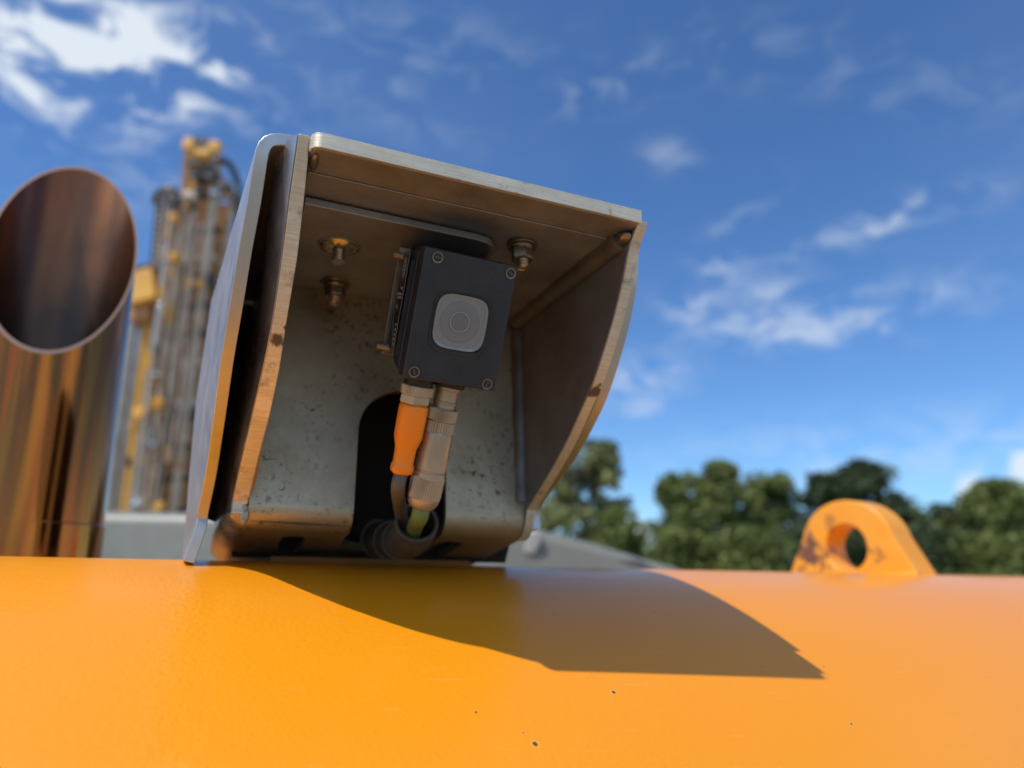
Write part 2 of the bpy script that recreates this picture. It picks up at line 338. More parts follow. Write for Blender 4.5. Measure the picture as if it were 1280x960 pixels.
def bm_shell(bm, G, th, side=1):       # grid of points G[i][j] given a thickness
    n, m_ = len(G), len(G[0]); G = [[Vector(p) for p in r] for r in G]
    def nrm(i, j):
        a = G[min(i+1, n-1)][j]-G[max(i-1, 0)][j]; b = G[i][min(j+1, m_-1)]-G[i][max(j-1, 0)]
        return a.cross(b).normalized()*side
    A = [[bm.verts.new(G[i][j]) for j in range(m_)] for i in range(n)]
    B = [[bm.verts.new(G[i][j]+nrm(i, j)*th) for j in range(m_)] for i in range(n)]
    for i in range(n-1):
        for j in range(m_-1):
            bm.faces.new((A[i][j], A[i+1][j], A[i+1][j+1], A[i][j+1])); bm.faces.new((B[i][j], B[i][j+1], B[i+1][j+1], B[i+1][j]))
    for i in range(n-1):
        bm.faces.new((A[i][0], B[i][0], B[i+1][0], A[i+1][0])); bm.faces.new((A[i][-1], A[i+1][-1], B[i+1][-1], B[i][-1]))
    for j in range(m_-1):
        bm.faces.new((A[0][j], A[0][j+1], B[0][j+1], B[0][j])); bm.faces.new((A[-1][j], B[-1][j], B[-1][j+1], A[-1][j+1]))
def interp(x, xs, ys): return float(np.interp(x, xs, ys))

GZ = -2.3
# ------------------------------------------------------------------ ground
bm = bmesh.new(); q = 1500
f = bm.faces.new([bm.verts.new(p) for p in ((-q,-q,GZ),(q,-q,GZ),(q,q,GZ),(-q,q,GZ))])
g = bm_to('ground', bm, M_GROUND, smooth=None); g['kind'] = 'structure'

def EYE_PAINT():
    M = Mat('chipped_orange_paint', (0.84,0.33,0.01), 0.45, 0, coat=0.2, coat_rough=0.2)
    nz = M.noise(55, 6, 0.7); c = M.mixc(M.ramp(M.noise(40, 4), 0.4, 0.7, 0.0, 0.5), (0.84,0.33,0.01), (0.80,0.40,0.06)); h = nz
    if M.tc is None: M.co()
    for (pos, rad, amt) in ((T*t0+NN*(cn+.047)+Vector((0,0,.020)), .030, 1.0), (T*t0+NN*(cn+.018)+Vector((0,0,.052)), .014, .5), (T*t0+NN*(cn-.036)+Vector((0,0,.022)), .012, .7)):
        sub = M.n('ShaderNodeVectorMath', operation='DISTANCE'); M.l(M.tc.outputs['Object'], sub.inputs[0]); sub.inputs[1].default_value = pos
        ad = M.n('ShaderNodeMath', operation='MULTIPLY_ADD'); M.l(nz, ad.inputs[0]); ad.inputs[1].default_value = rad*4.0; M.l(sub.outputs['Value'], ad.inputs[2])
        c = M.mixc(M.ramp(ad.outputs[0], rad*2.35, rad*2.75, amt, 0.0), c, (0.17,0.07,0.035))
    M.l(c, M.b.inputs['Base Color']); M.l(M.bump(h, 0.4, 0.0012), M.b.inputs['Normal']); return M.m
# ------------------------------------------------------------------ orange tank with its lifting eye and mounting plate
TA = math.radians(6.5)
T = Vector((math.cos(TA), math.sin(TA), 0)); NN = Vector((-T.y, T.x, 0)); N0 = 0.400; R = 0.30
def on_tank(px, py):
    r = ray(px, py); rn = r.dot(NN); a = rn*rn+r.z*r.z; b = -2*N0*rn+2*R*r.z; c = N0*N0
    return r*((-b-math.sqrt(b*b-4*a*c))/(2*a))
chips = [(on_tank(767,865), 0.00085), (on_tank(669,930), 0.0010), (on_tank(423,776), 0.0004), (on_tank(692,768), 0.0005), (on_tank(654,916), 0.0004), (on_tank(817,715+50), 0.0004), (on_tank(1030,833), 0.0006), (on_tank(1064,905), 0.0007), (on_tank(595,890), 0.0005)]
OP = orange_paint('orange_gloss_paint', [(tuple(p), r) for p, r in chips]).m
tank = thing('orange_tank', 'long glossy orange painted steel tank with rounded top filling the foreground', 'tank', tuple(NN*N0 + Vector((0,0,-2*R-0.002))))
bm = bmesh.new(); c0 = NN*N0 + Vector((0,0,-R))
LEN0, LEN1 = -0.62, 1.25
bm_lathe(bm, c0, T, [(LEN0-0.03,R-0.05),(LEN0-0.02,R-0.02),(LEN0,R)] + [(LEN0+(LEN1-LEN0)*k/8, R) for k in range(1,8)] + [(LEN1,R),(LEN1+0.02,R-0.02),(LEN1+0.03,R-0.05)], seg=256)
shell = bm_to('tank_shell', bm, OP, tank, smooth=30); shell.data.name = 'tank_shell'
# object coordinates of the shell = world coordinates (chips above rely on it)
bm = bmesh.new()                        # low mounting plate under the bracket
pA = ray(338, 699); pA = pA*(0.398/pA.dot(NN)); pB = ray(588, 703); pB = pB*(0.398/pB.dot(NN))
tA, tB = pA.dot(T), pB.dot(T)
bm_poly(bm, [T*tA+NN*0.398+Vector((0,0,-0.001)), T*tB+NN*0.398+Vector((0,0,-0.001)), T*tB+NN*0.47+Vector((0,0,-0.012)), T*tA+NN*0.47+Vector((0,0,-0.012))], (0,0,0.0042))
bm_to('mounting_plate', bm, M_SHADED_PLATE, tank, bevel=0.001)
# lifting eye: plate across the tank
le = 0.150; th = 0.033
bp = ray(1150, 717.5); bp = bp*(0.398/bp.dot(NN)); t0 = bp.dot(T)
hc = 0.0260
n_near = 0.398-0.0; 
cn = n_near + le/2
out_ = [(-le/2, -0.004)]
for k in range(25):
    a = PI*(1-k/24)*0.86 + PI*0.07
    out_.append((math.cos(a)*0.0540, hc+math.sin(a)*0.0490))
out_.append((le/2, -0.004))
bm = bmesh.new(); 
inner = [(math.cos(-2*PI*k/36 - PI/2)*0.0235, hc+math.sin(-2*PI*k/36 - PI/2)*0.0235) for k in range(36)]
def eyeP(p, s): return T*(t0 + (th if s else 0)) + NN*(cn+p[0]) + Vector((0,0,p[1]))
ring_out = out_; 
V = {}
for s in (0, 1):
    V[s] = ([bm.verts.new(eyeP(p, s)) for p in ring_out], [bm.verts.new(eyeP(p, s)) for p in inner])
for s in (0, 1):
    o_, i_ = V[s]
    eds = [bm.edges.new((o_[k], o_[(k+1) % len(o_)])) for k in range(len(o_))] + [bm.edges.new((i_[k], i_[(k+1) % len(i_)])) for k in range(len(i_))]
    bmesh.ops.triangle_fill(bm, edges=eds, use_beauty=True)
for w in (0, 1):
    a_, b_ = V[0][w], V[1][w]; n = len(a_)
    for k in range(n): bm.faces.new((a_[k], a_[(k+1) % n], b_[(k+1) % n], b_[k]))
bm_to('lifting_eye', bm, EYE_PAINT(), tank, bevel=0.0022)
bm = bmesh.new(); wp = [T*(t0-.001)+NN*(cn-le/2+le*k/14)+Vector((0,0,-math.sqrt(1)*0 - ((cn-le/2+le*k/14)-N0)**2/(2*R)-.0005)) for k in range(15)]; bm_tube(bm, wp, [.0032+.0006*math.sin(k*2.1) for k in range(15)], 10); bm_to('eye_weld', bm, M_EYE, tank, smooth=80)
# chassis the tank lies on (below the picture)
ch = thing('machine_chassis', 'dark steel machine frame carrying the orange tank, below the picture edge', 'machine frame', tuple(NN*N0+Vector((0,0,GZ))))
bm = bmesh.new(); bm_box(bm, NN*N0+T*0.3+Vector((0,0,-0.86)), T*0.9, NN*0.3, (0,0,0.25))
bm_to('frame_beam', bm, M_MAST_D, ch, bevel=0.01)
for k in (-0.35, 0.95):
    bm = bmesh.new(); bm_box(bm, NN*N0+T*k+Vector((0,0,(GZ-1.11)/2)), T*0.12, NN*0.28, (0,0,(-1.11-GZ)/2)); bm_to('support', bm, M_MAST_D, ch, bevel=0.01)

# ------------------------------------------------------------------ steel bracket (hood)
hood = thing('sensor_bracket', 'weathered stainless steel hood bracket open at the front, welded on the orange tank', 'bracket', (0.08, 0.42, 0.0))
prof = [(.2345,.1471),(.2385,.1430),(.2414,.1381),(.2453,.1292),(.2512,.1176),(.2602,.1037),(.2741,.0862),(.2838,.0772),(.3053,.0594),(.3289,.0441),(.3510,.0310)]
_pp = smooth_path([(0, y, z) for y, z in prof], 4)
# right cheek
_low = [(.3528,.0255),(.3545,.0212),(.3580,.0172),(.3630,.0150)]
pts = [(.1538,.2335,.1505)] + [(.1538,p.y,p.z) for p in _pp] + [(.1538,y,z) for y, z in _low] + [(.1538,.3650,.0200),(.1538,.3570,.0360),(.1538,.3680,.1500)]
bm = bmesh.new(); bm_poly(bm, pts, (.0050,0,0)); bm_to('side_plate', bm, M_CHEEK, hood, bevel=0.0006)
# its bright cut edge: a strip a fraction proud
def edge_strip(curve, x0, x1, name, mat=M_PLATE, lift=0.0003):
    bm = bmesh.new(); n = len(curve); rows = []
    for i, p in enumerate(curve):
        a = curve[max(i-1,0)]; b = curve[min(i+1,n-1)]; d = Vector((0, b[0]-a[0], b[1]-a[1])).normalized(); nr = Vector((0, d.z, -d.y))
        if nr.y > 0: nr = -nr
        xx0 = x0(i) if callable(x0) else x0; xx1 = x1(i) if callable(x1) else x1
        q = Vector((0, p[0], p[1])) + nr*lift
        rows.append([Vector((xx0,q.y,q.z)), Vector((xx1,q.y,q.z))])
    bm_shell(bm, rows, 0.0008, 1)
    return bm_to(name, bm, mat, hood)
edge_strip([(.2335,.1500)] + [(p.y, p.z) for p in _pp] + _low, .15385, .15880, 'cut_edge')

# left cheek: flares outwards to the rear and rolls under into the floor of the bracket
zs = [.1524,.1438,.1308,.1124,.0917,.0759,.0596,.0454,.0298,.0215]
ys = [.2337,.2377,.2446,.2546,.2700,.2853,.3050,.3269,.3532,.3543]
xo = [.0083,.0081,.0080,.0081,.0080,.0070,.0053,.0037,.0023,.0023]
xi = [.0126,.0131,.0136,.0140,.0135,.0136,.0126,.0110,.0097,.0086]
cp = smooth_path([(xo[i], ys[i], zs[i]) for i in range(len(zs))], 4)
def zfl(y):       # underside of the bracket floor at depth y
    return interp(y, [.3536,.3545,.3560,.3590,.3635,.462], [.0290,.0225,.0190,.0163,.0149,-.0025])
def hfl(y): return interp(y, [.3530,.3545,.3600,.3750], [.0005,.0020,.0060,.0095])
def zbot(y): return interp(y, [.20,.3530,.3545], [.0285,.0285,zfl(.3545)+hfl(.3545)]) if y < .3545 else zfl(y)+hfl(y)
rows = []
for p in cp:
    q = (p.z-.0215)/(.1524-.0215); zb0 = p.z*0.98+.002
    xb = interp(zb0, [0,.026,.067,.13,.25], [-.0051,-.0058,-.0036,.0001,.0036]); row = [p]
    bul = .0042*max(0, min(1, (p.z-.085)/.05))
    for t in (0.025, 0.06, 0.10, 0.16, 0.24, 0.35, 0.5, 0.65, 0.82, 1.0):
        y = p.y + (.46-p.y)*t; zz_ = zbot(y)+q*(.1524-zbot(y)) if q < .25 else p.z + (zb0-p.z)*t
        if q < .25: zz_ = zz_*(1-q*4)+(p.z+(zb0-p.z)*t)*q*4 if q > 0.001 else zbot(max(y,.3545))
        x = p.x + (xb-p.x)*min(1.0, t*1.15)**0.75 - bul*math.sin(min(1, t/0.20)*PI)**.6 - 0.0006*min(1, t/0.07)
        row.append(Vector((x, y, zz_)))
    rows.append(row)
bm = bmesh.new(); bm_shell(bm, rows, 0.0026, 1); bm_to('side_plate', bm, M_DARKSHEET, hood, smooth=40)
frows = []
for p in rows[-1]:
    y = max(p.y, .3545); z0 = zfl(y); h = max(.0005, p.z-z0); r_ = []
    for k in range(8):
        a = k/7*PI/2; r_.append(Vector((.0104-(.0104-p.x)*math.cos(a), y, z0+h-h*math.sin(a))))
    frows.append(r_)
bm = bmesh.new(); bm_shell(bm, frows, 0.0026, -1); bm_to('rounded_corner', bm, M_WALL, hood, smooth=60)
# inner face of the left cheek with its cut front edge
rows = []
for i, p in enumerate(cp):
    xi_ = interp(p.z, zs[::-1], xi[::-1]); rows.append([(p.x+0.0004, p.y-0.0006, p.z), (xi_, p.y-0.0006, p.z), (xi_, p.y+0.004, p.z+0.0015), (p.x+.0015, p.y+0.004, p.z+0.0015)])
bm = bmesh.new()
vr = [[bm.verts.new(Vector(q_)) for q_ in r] for r in rows]
for i in range(len(vr)-1):
    for k in range(4): bm.faces.new((vr[i][k], vr[i+1][k], vr[i+1][(k+1)%4], vr[i][(k+1)%4]))
bm.faces.new(vr[0]); bm.faces.new(vr[-1][::-1])
bm_to('cut_edge', bm, M_PLATE, hood, bevel=0.0005)
bm = bmesh.new()
pts = [(.0118, p.y+0.0035, p.z) for p in cp[:-6]] + [(.0100,.3555,.0300),(.0118,.3675,.1500)]
bm_poly(bm, pts, (-.0030,0,0)); bm_to('inner_side_plate', bm, M_CHEEK, hood)

# roof plate
bm = bmesh.new()
pts = [(.0138,.2345,.1465),(.0141,.2325,.1465),(.0153,.2310,.1465),(.0173,.2305,.1465),(.1536,.2305,.1465),(.1536,.372,.1465),(.0135,.372,.1465)]
bm_poly(bm, pts, (0,0,.0062)); bm_to('roof_plate', bm, M_ROOF, hood, bevel=0.0007)
rows = [[(x, y-0.0002, .14665),(x, y-0.0002, .15255)] for x, y in ((.0136,.2345),(.0139,.2325),(.0152,.2309),(.0170,.2303),(.06,.2303),(.11,.2303),(.1538,.2303))]
bm = bmesh.new(); bm_shell(bm, rows, 0.0007, 1); bm_to('cut_edge', bm, M_PLATE, hood, smooth=50)
bm = bmesh.new(); bm_poly(bm, [(.0140,.2475,.1464),(.1535,.2475,.1464),(.1535,.3700,.1464),(.0140,.3700,.1464)], (0,0,-.0006)); bm_to('liner_plate', bm, M_ROOF, hood, bevel=0.0004)
# sensor mounting bracket: plate under the roof with rounded corner
bm = bmesh.new(); zz = .1451
pts = [(.0150,.2650),(.0905,.2660),(.0960,.2672),(.1000,.2700),(.1022,.2740),(.1030,.2800),(.1030,.352),(.0150,.352)]
bm_poly(bm, [(x, y, zz) for x, y in pts], (0,0,-.0034)); bm_to('sensor_mount_plate', bm, M_ROOF, hood, bevel=0.0005)
PZ = zz-.0034
# wall that bends into the floor, with the cable slot and two floor slots
_w0 = Vector((0,.3690,.1465)); _fd = Vector((0, math.cos(math.radians(10)), -math.sin(math.radians(10)))); _br = .0115
_wd = (Vector((0,.3541,.0275))-_w0).normalized(); path = [_w0 + (Vector((0,.3541,.0275))-_w0)*t for t in (0,.5,1)]
_nrm = Vector((0, -_wd.z, _wd.y)); _cen = path[-1] + _nrm*_br; _a0 = math.atan2(-_nrm.z, -_nrm.y); _a1 = math.atan2(-math.cos(math.radians(10)), -math.sin(math.radians(10)))
if _a0 > 0: _a0 -= 2*PI
for k in range(1, 17):
    a_ = _a0+(_a1-_a0)*k/16; path.append(_cen+Vector((0, math.cos(a_), math.sin(a_)))*_br)
path += [path[-1]+_fd*.05, path[-1]+_fd*.100]
acc = [0]
for i in range(1, len(path)): acc.append(acc[-1]+(path[i]-path[i-1]).length)
def s_of(cond):
    for i, p in enumerate(path):
        if cond(p): return acc[i]
s1 = (.1465-.0925)/abs(_wd.z); sb = acc[18]; s2 = sb+.045
sa = sb+.012
def slot(s, a, b, xc, r):
    if s <= a or s >= b: return (xc, xc)
    h = r
    if s < a+r: h = math.sqrt(max(0, r*r-(a+r-s)**2))
    elif s > b-r: h = math.sqrt(max(0, r*r-(s-b+r)**2))
    return (xc-h, xc+h)
bm = bmesh.new(); rowsA = []; rowsB = []
S_rows = [0, .02, s1-.01] + [s1+.0243*(1-math.cos(k/24*PI/2)) for k in range(25)] + [s1+.03, s1+.045] + acc[2:19] + [sa-.003] + [sa+.0062*(1-math.cos(k/10*PI/2)) for k in range(11)] + [sa+.0075] + [s2-.0243*(1-math.cos(k/16*PI/2)) for k in range(17)] + [acc[-1]-.012, acc[-1]-.0118, acc[-1]]
S_rows = sorted(S_rows); S_rows = [v for i, v in enumerate(S_rows) if i == 0 or v-S_rows[i-1] > 5e-5]
for s in S_rows:
    i = max(k for k in range(len(acc)) if acc[k] <= s+1e-9); i = min(i, len(acc)-2)
    t = (s-acc[i])/(acc[i+1]-acc[i]); p = path[i].lerp(path[i+1], t); d = (path[i+1]-path[i]).normalized(); nr = Vector((0, -d.z, d.y))
    X0 = .0098; X1 = .1537 if p.z > .030 else .1537+min(.002, (.030-p.z)*.2)
    a = slot(s, sa, acc[-1]-.012, .0345, .0062); b = slot(s, s1, s2, .0840, .0243); c = slot(s, sa, acc[-1]-.012, .1200, .0075)
    xs = [X0, a[0], a[1], b[0], b[1], c[0], c[1], X1]
    rowsA.append([bm.verts.new((x, p.y, p.z)) for x in xs]); rowsB.append([bm.verts.new((x, p.y+nr.y*.004, p.z+nr.z*.004)) for x in xs])
for i in range(len(rowsA)-1):
    for j in (0, 2, 4, 6):
        A, B = rowsA, rowsB
        bm.faces.new((A[i][j], A[i+1][j], A[i+1][j+1], A[i][j+1])); bm.faces.new((B[i][j], B[i][j+1], B[i+1][j+1], B[i+1][j]))
        bm.faces.new((A[i][j], B[i][j], B[i+1][j], A[i+1][j])); bm.faces.new((A[i][j+1], A[i+1][j+1], B[i+1][j+1], B[i][j+1]))
for row in ((rowsA[0], rowsB[0]), (rowsA[-1], rowsB[-1])):
    for j in (0, 2, 4, 6): bm.faces.new((row[0][j], row[0][j+1], row[1][j+1], row[1][j]))
bmesh.ops.remove_doubles(bm, verts=bm.verts, dist=1e-6)
bad = [f for f in bm.faces if f.calc_area() < 1e-12]; bmesh.ops.delete(bm, geom=bad, context='FACES')
# drop the interior walls left where the slots are closed
from collections import Counter
bm.faces.ensure_lookup_table(); keyc = Counter(frozenset(v.index for v in f.verts) for f in bm.faces)
bm.verts.index_update(); keyc = Counter(frozenset(v.index for v in f.verts) for f in bm.faces)
dl = [f for f in bm.faces if keyc[frozenset(v.index for v in f.verts)] > 1]; bmesh.ops.delete(bm, geom=dl, context='FACES')
bmesh.ops.recalc_face_normals(bm, faces=bm.faces); me = bpy.data.meshes.new('rear_wall'); bm.to_mesh(me); bm.free(); link('rear_wall', me, M_WALL, hood, smooth=30)
for f in me.polygons:
    if f.center.z > .0276 or f.center.y > .3640: f.use_smooth = False
# welds
def weld(pts, r, name='weld_bead'):
    P = smooth_path(pts, 14); bm = bmesh.new(); rr = [r*(1+0.035*math.sin(i*0.5)) for i in range(len(P))]
    bm_tube(bm, P, rr, 10); bm_to(name, bm, M_WELDD, hood, smooth=80)
weld([(.1530,.2440,.1455),(.1524,.266,.1455),(.1522,.30,.1455),(.1522,.34,.1455),(.1524,.364,.1455)], .0060)
weld([(.1545,.3695,.140),(.1545,.3665,.115),(.1543,.3635,.085),(.1540,.3605,.055),(.1538,.3580,.034)], .0062)
bm = bmesh.new(); bmesh.ops.create_icosphere(bm, subdivisions=3, radius=1, matrix=Matrix.Translation((.1515,.2420,.1440)) @ Matrix.Diagonal((.0032,.0060,.0024,1))); bm_to('weld_bead', bm, M_WELD, hood, smooth=60)
bm = bmesh.new(); bmesh.ops.create_icosphere(bm, subdivisions=3, radius=1, matrix=Matrix.Translation((.0085,.3548,.0215)) @ Matrix.Diagonal((.0022,.0012,.0050,1))); bm_to('weld_bead', bm, M_WALL, hood, smooth=60)
bm = bmesh.new(); bmesh.ops.create_icosphere(bm, subdivisions=3, radius=1, matrix=Matrix.Translation((.0155,.2400,.1458)) @ Matrix.Diagonal((.0016,.0060,.0012,1))); bm_to('weld_bead', bm, M_WELD, hood, smooth=60)
# dark smear marks on both front edges
M_TACK = steel('burnt_tack_weld', (0.17,0.13,0.10), (0.06,0.05,0.04), 0.5)
# outer cover: inverted U sheet round the bracket
L_front = [(-.0156,.3605,-.0005),(-.0124,.3605,.0146),(-.0123,.3604,.0220),(-.0106,.3437,.0392),(-.0095,.3114,.0593),(-.0089,.2888,.0781),(-.0080,.2743,.0938),(-.0074,.2643,.1067),(-.0069,.2576,.1171),(-.0060,.2500,.1305),(-.0056,.2440,.1440)]
bend = [(-.0054,.2430,.1482),(-.0046,.2425,.1512),(-.0030,.2422,.1537),(-.0008,.2420,.1553),(.0018,.2420,.1562),(.0045,.2420,.1567)]
topf = [(.0085,.2420,.1572),(.06,.2430,.1576),(.12,.2440,.1576),(.1550,.2470,.1570)]
rb = [(.1615,.2480,.1535),(.1645,.2490,.1480),(.1655,.2500,.1410)]
R_front = [(.1658,.2520,.1291),(.1658,.2560,.1196),(.1658,.2628,.1062),(.1658,.2776,.0854),(.1658,.2902,.0730),(.1658,.3134,.0562),(.1658,.3390,.0432),(.1658,.3577,.0330),(.1658,.3585,.0204)]
front = smooth_path(L_front, 3)[:-1] + [Vector(p) for p in [L_front[-1]]+bend+topf+rb] + smooth_path(R_front, 3)
rows = []
for i, p in enumerate(front):
    left = p.x < 0.0 and p.z < .1485; right = p.x > .16
    if left: xb = interp(p.z, [0,.043,.088,.142], [-.0187,-.021,-.0231,-.0225])
    elif right: xb = .1810
    else: xb = interp(p.x, [-.0056,-.0010,.0085,.06,.1658], [-.0225,-.016,-.005,.055,.1810])
    row = []
    for t in (0, .04, .12, .4, .7, 1):
        row.append(Vector((p.x+(xb-p.x)*t, p.y+(.42-p.y)*t, p.z + (0.0 if p.z < .1 else 0.0)*t)))
    rows.append(row)
bm = bmesh.new(); bm_shell(bm, rows, 0.0049, -1); cov = bm_to('outer_cover', bm, M_SHEET, hood, smooth=35, bevel=0.0004)
bm = bmesh.new()                         # added dark backing behind the slot, cavity shade in its colour
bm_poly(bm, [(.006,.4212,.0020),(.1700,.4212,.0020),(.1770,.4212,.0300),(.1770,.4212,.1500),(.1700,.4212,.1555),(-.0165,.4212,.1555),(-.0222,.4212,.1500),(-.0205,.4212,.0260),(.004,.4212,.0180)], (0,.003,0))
bm_to('added_shade_backing', bm, M_CAVITY_SHADE, hood)

# bolts and nuts
def hexnut(parent, c, d, flat, h, washer, stud, mat=M_NUT, ph=0.2, dome=True):
    c = Vector(c); d = Vector(d).normalized()
    bm = bmesh.new(); bm_lathe(bm, c, d, [(0,washer*.96),(.0003,washer),(.0013,washer),(.0016,washer*.96)], 40); w = bm_to('washer', bm, mat, parent)
    bm = bmesh.new(); bm_lathe(bm, c+d*.0016, d, [(0,flat*1.25),(.0012,flat*1.22),(.0020,flat*1.0)], 32)
    r6 = flat*1.12; bm_lathe(bm, c+d*.0030, d, [(0,r6),(h*.85,r6),(h,r6*.9)], 6, ph=ph); bm_to('nut', bm, mat, parent, smooth=30, bevel=0.0004)
    bm = bmesh.new(); pr = []; t = 0
    while t < stud: pr += [(t, .0029),(t+.0004,.0025),(t+.0008,.0029)]; t += .0009
    pr += [(stud+.0002,.0024),(stud+.0008,.0016),(stud+.001,.0006)]
    bm_lathe(bm, c+d*(.003+h), d, pr, 20); bm_to('stud', bm, M_BOLT, parent, smooth=30)
dnv = Vector((0.02, -0.10, -1))
b1 = thing('hex_nut_bolt', 'dark hex flange nut on its stud under the hood roof, right of the black sensor', 'bolt', (.1133,.2685,.1455)); hexnut(b1, (.1133,.2685,.1453), dnv, .0048, .0055, .0070, .0030)
b2 = thing('hex_nut_bolt', 'dark hex nut and stud at the left rear of the roof, below the round hole', 'bolt', (.0415,.3460,PZ)); hexnut(b2, (.0392,.3430,PZ), dnv, .0050, .0055, .0076, .0030, ph=0.5)
b3 = thing('recessed_bolt', 'shiny bolt end sunk in a round hole in the brown roof plate', 'bolt', (.0350,.3020,PZ))
hc_ = Vector((.0345,.2990,PZ))
bm = bmesh.new(); bm_lathe(bm, hc_, (0,0,-1), [(-.0002,.0100),(.0004,.0100),(.0007,.0094),(.0002,.0086),(-.0001,.0084)], 40, cap=False); bm_to('hole_rim', bm, M_ROOF, b3)
bm = bmesh.new(); bm_lathe(bm, hc_, (0,0,-1), [(.0003,.0088),(.0008,.0086),(.0016,.0070),(.0021,.0058),(.0022,.003)], 36)
for v in bm.verts: v.co += Vector((random.uniform(-1,1),random.uniform(-1,1),random.uniform(-1,1)))*.00028
bm_to('crumpled_washer', bm, M_BOLT, b3, smooth=60)
bm = bmesh.new(); pr = []; t = 0
while t < .006: pr += [(t,.0030),(t+.0005,.0026),(t+.001,.0030)]; t += .0011
bm_lathe(bm, hc_+Vector((0,0,-.0016)), dnv, pr, 20); bm_to('stud', bm, M_BOLT, b3, smooth=30)

# ------------------------------------------------------------------ sensor
TILT = .3886
dn = Vector((-0.0257*0.99, math.sin(TILT), -math.cos(TILT))).normalized(); rt = Vector((1, 0.011, 0.0)); rt = (rt-dn*rt.dot(dn)).normalized(); rt = (rt + Vector((0,0,0))).normalized()
nin = dn.cross(rt).normalized()
if nin.y < 0: nin = -nin
O = Vector((.0633,.2524,.1272)); SW, SH, SD = .0424, .0558, .036
def F(u, v, w=0.0): return O + rt*u + dn*v + nin*w     # u right, v down, w into the body
sen = thing('optical_sensor', 'small black box sensor with square glass window hanging inside the steel hood', 'sensor', tuple(F(SW/2, SH, SD/2)))
def sprism(name, pts, w0, w1, mat, par=None, bevel=0.0, sm=35):
    bm = bmesh.new(); bm_poly(bm, [F(u, v, w0) for u, v in pts], nin*(w1-w0)); return bm_to(name, bm, mat, par or sen, bevel=bevel or None, smooth=sm)
sprism('front_housing', [(0,0),(SW,0),(SW,SH),(0,SH)], 0, .010, M_HOUSING, bevel=0.0011)
# rear body, narrower towards the back, with horizontal cooling grooves
bm = bmesh.new()
pts = [(-.0004,.0012),(SW-.0012,.0012),(SW-.0012,SH-.0012),(-.0004,SH-.0012)]
a = [bm.verts.new(F(u, v, .010)) for u, v in pts]
b = [bm.verts.new(F(u, v, SD)) for u, v in ((-.0012,.004),(SW-.002,.004),(SW-.002,SH-.010),(-.0012,SH-.010))]
bm.faces.new(a); bm.faces.new(b[::-1])
for i in range(4): bm.faces.new((a[i], b[i], b[(i+1)%4], a[(i+1)%4]))
bm_to('rear_housing', bm, M_HOUSING, sen, bevel=0.0012)
for w in (.0118, .0138, .0335):
    bm = bmesh.new(); bm_poly(bm, [F(-.0016, .006, w), F(-.0016, SH-.008, w), F(.001, SH-.008, w), F(.001, .006, w)], nin*.0007); bm_to('housing_rib', bm, M_HOUSING, sen, bevel=0.0002)
# side label with white print
lab_u = -.0018
def LB(v, w): return F(lab_u + (0.0), v, w)
bm = bmesh.new(); bm_poly(bm, [LB(.0035,.0165), LB(.0035,.0300), LB(.026,.0320), LB(.048,.0185), LB(.049,.0165)], -rt*.0003); lab = bm_to('label', bm, M_LABEL, sen)
bm = bmesh.new()
lpoly = [(.0035,.0165),(.0035,.0300),(.026,.0320),(.048,.0185),(.049,.0165)]
for i in range(5):
    A_, B_ = lpoly[i], lpoly[(i+1)%5]; bm_tube(bm, [LB(*A_)-rt*.0003, LB(*B_)-rt*.0003], .00010, 6)
bm_to('label_border', bm, M_PRINT, lab)
bm = bmesh.new()                         # oval mark
oc = (.0095,.0228); ov = [F(lab_u-.0004, oc[0]+math.sin(2*PI*k/28)*.0046, oc[1]+math.cos(2*PI*k/28)*.0022) for k in range(29)]
bm_tube(bm, ov, .00017, 5, cap=False)
for k in range(4): bm_box(bm, F(lab_u-.0004, oc[0]-.0027+.0018*k, oc[1]), rt*.0001, dn*.0005, nin*.0010)
for (v, n_) in ((.0185,3),(.0212,6),(.0228,5)):   # lines of tiny print
    for k in range(n_): bm_box(bm, F(lab_u-.0004, v, .0195+.0017*k), rt*.0001, dn*.00055, nin*.0005)
bm_box(bm, F(lab_u-.0004, .0270, .0245), rt*.0001, dn*.0012, nin*.0004); bm_box(bm, F(lab_u-.0004, .0270, .0252), rt*.0001, dn*.0004, nin*.0009)
for k in range(5): bm_box(bm, F(lab_u-.0004, .0350+.0021*k, .0200-.0003*k), rt*.0001, dn*.0006, nin*(.0010 if k%2 else .0007))
bm_to('label_print', bm, M_PRINT, lab, smooth=None)
cu = bpy.data.curves.new('ce_mark', 'FONT'); cu.body = 'CE'; cu.size = .0052; cu.extrude = .00008; cu.align_x = 'CENTER'; cu.align_y = 'CENTER'
_tmp = bpy.data.objects.new('ce_tmp', cu); ct_me = bpy.data.meshes.new_from_object(_tmp); bpy.data.objects.remove(_tmp); ct = bpy.data.objects.new('ce_mark', ct_me); COL.objects.link(ct); ct_me.materials.clear(); ct_me.materials.append(M_PRINT)
mt = Matrix.Identity(4); ex, ey, ez = -nin, -dn, -rt
for r in range(3): mt[r][0] = ex[r]; mt[r][1] = ey[r]; mt[r][2] = ez[r]
mt.translation = F(lab_u-.00045, .0330, .0262); ct.matrix_world = mt; ct.parent = sen; ct.matrix_parent_inverse = Matrix.Translation(parent_loc(sen)).inverted()
ct.matrix_world = mt
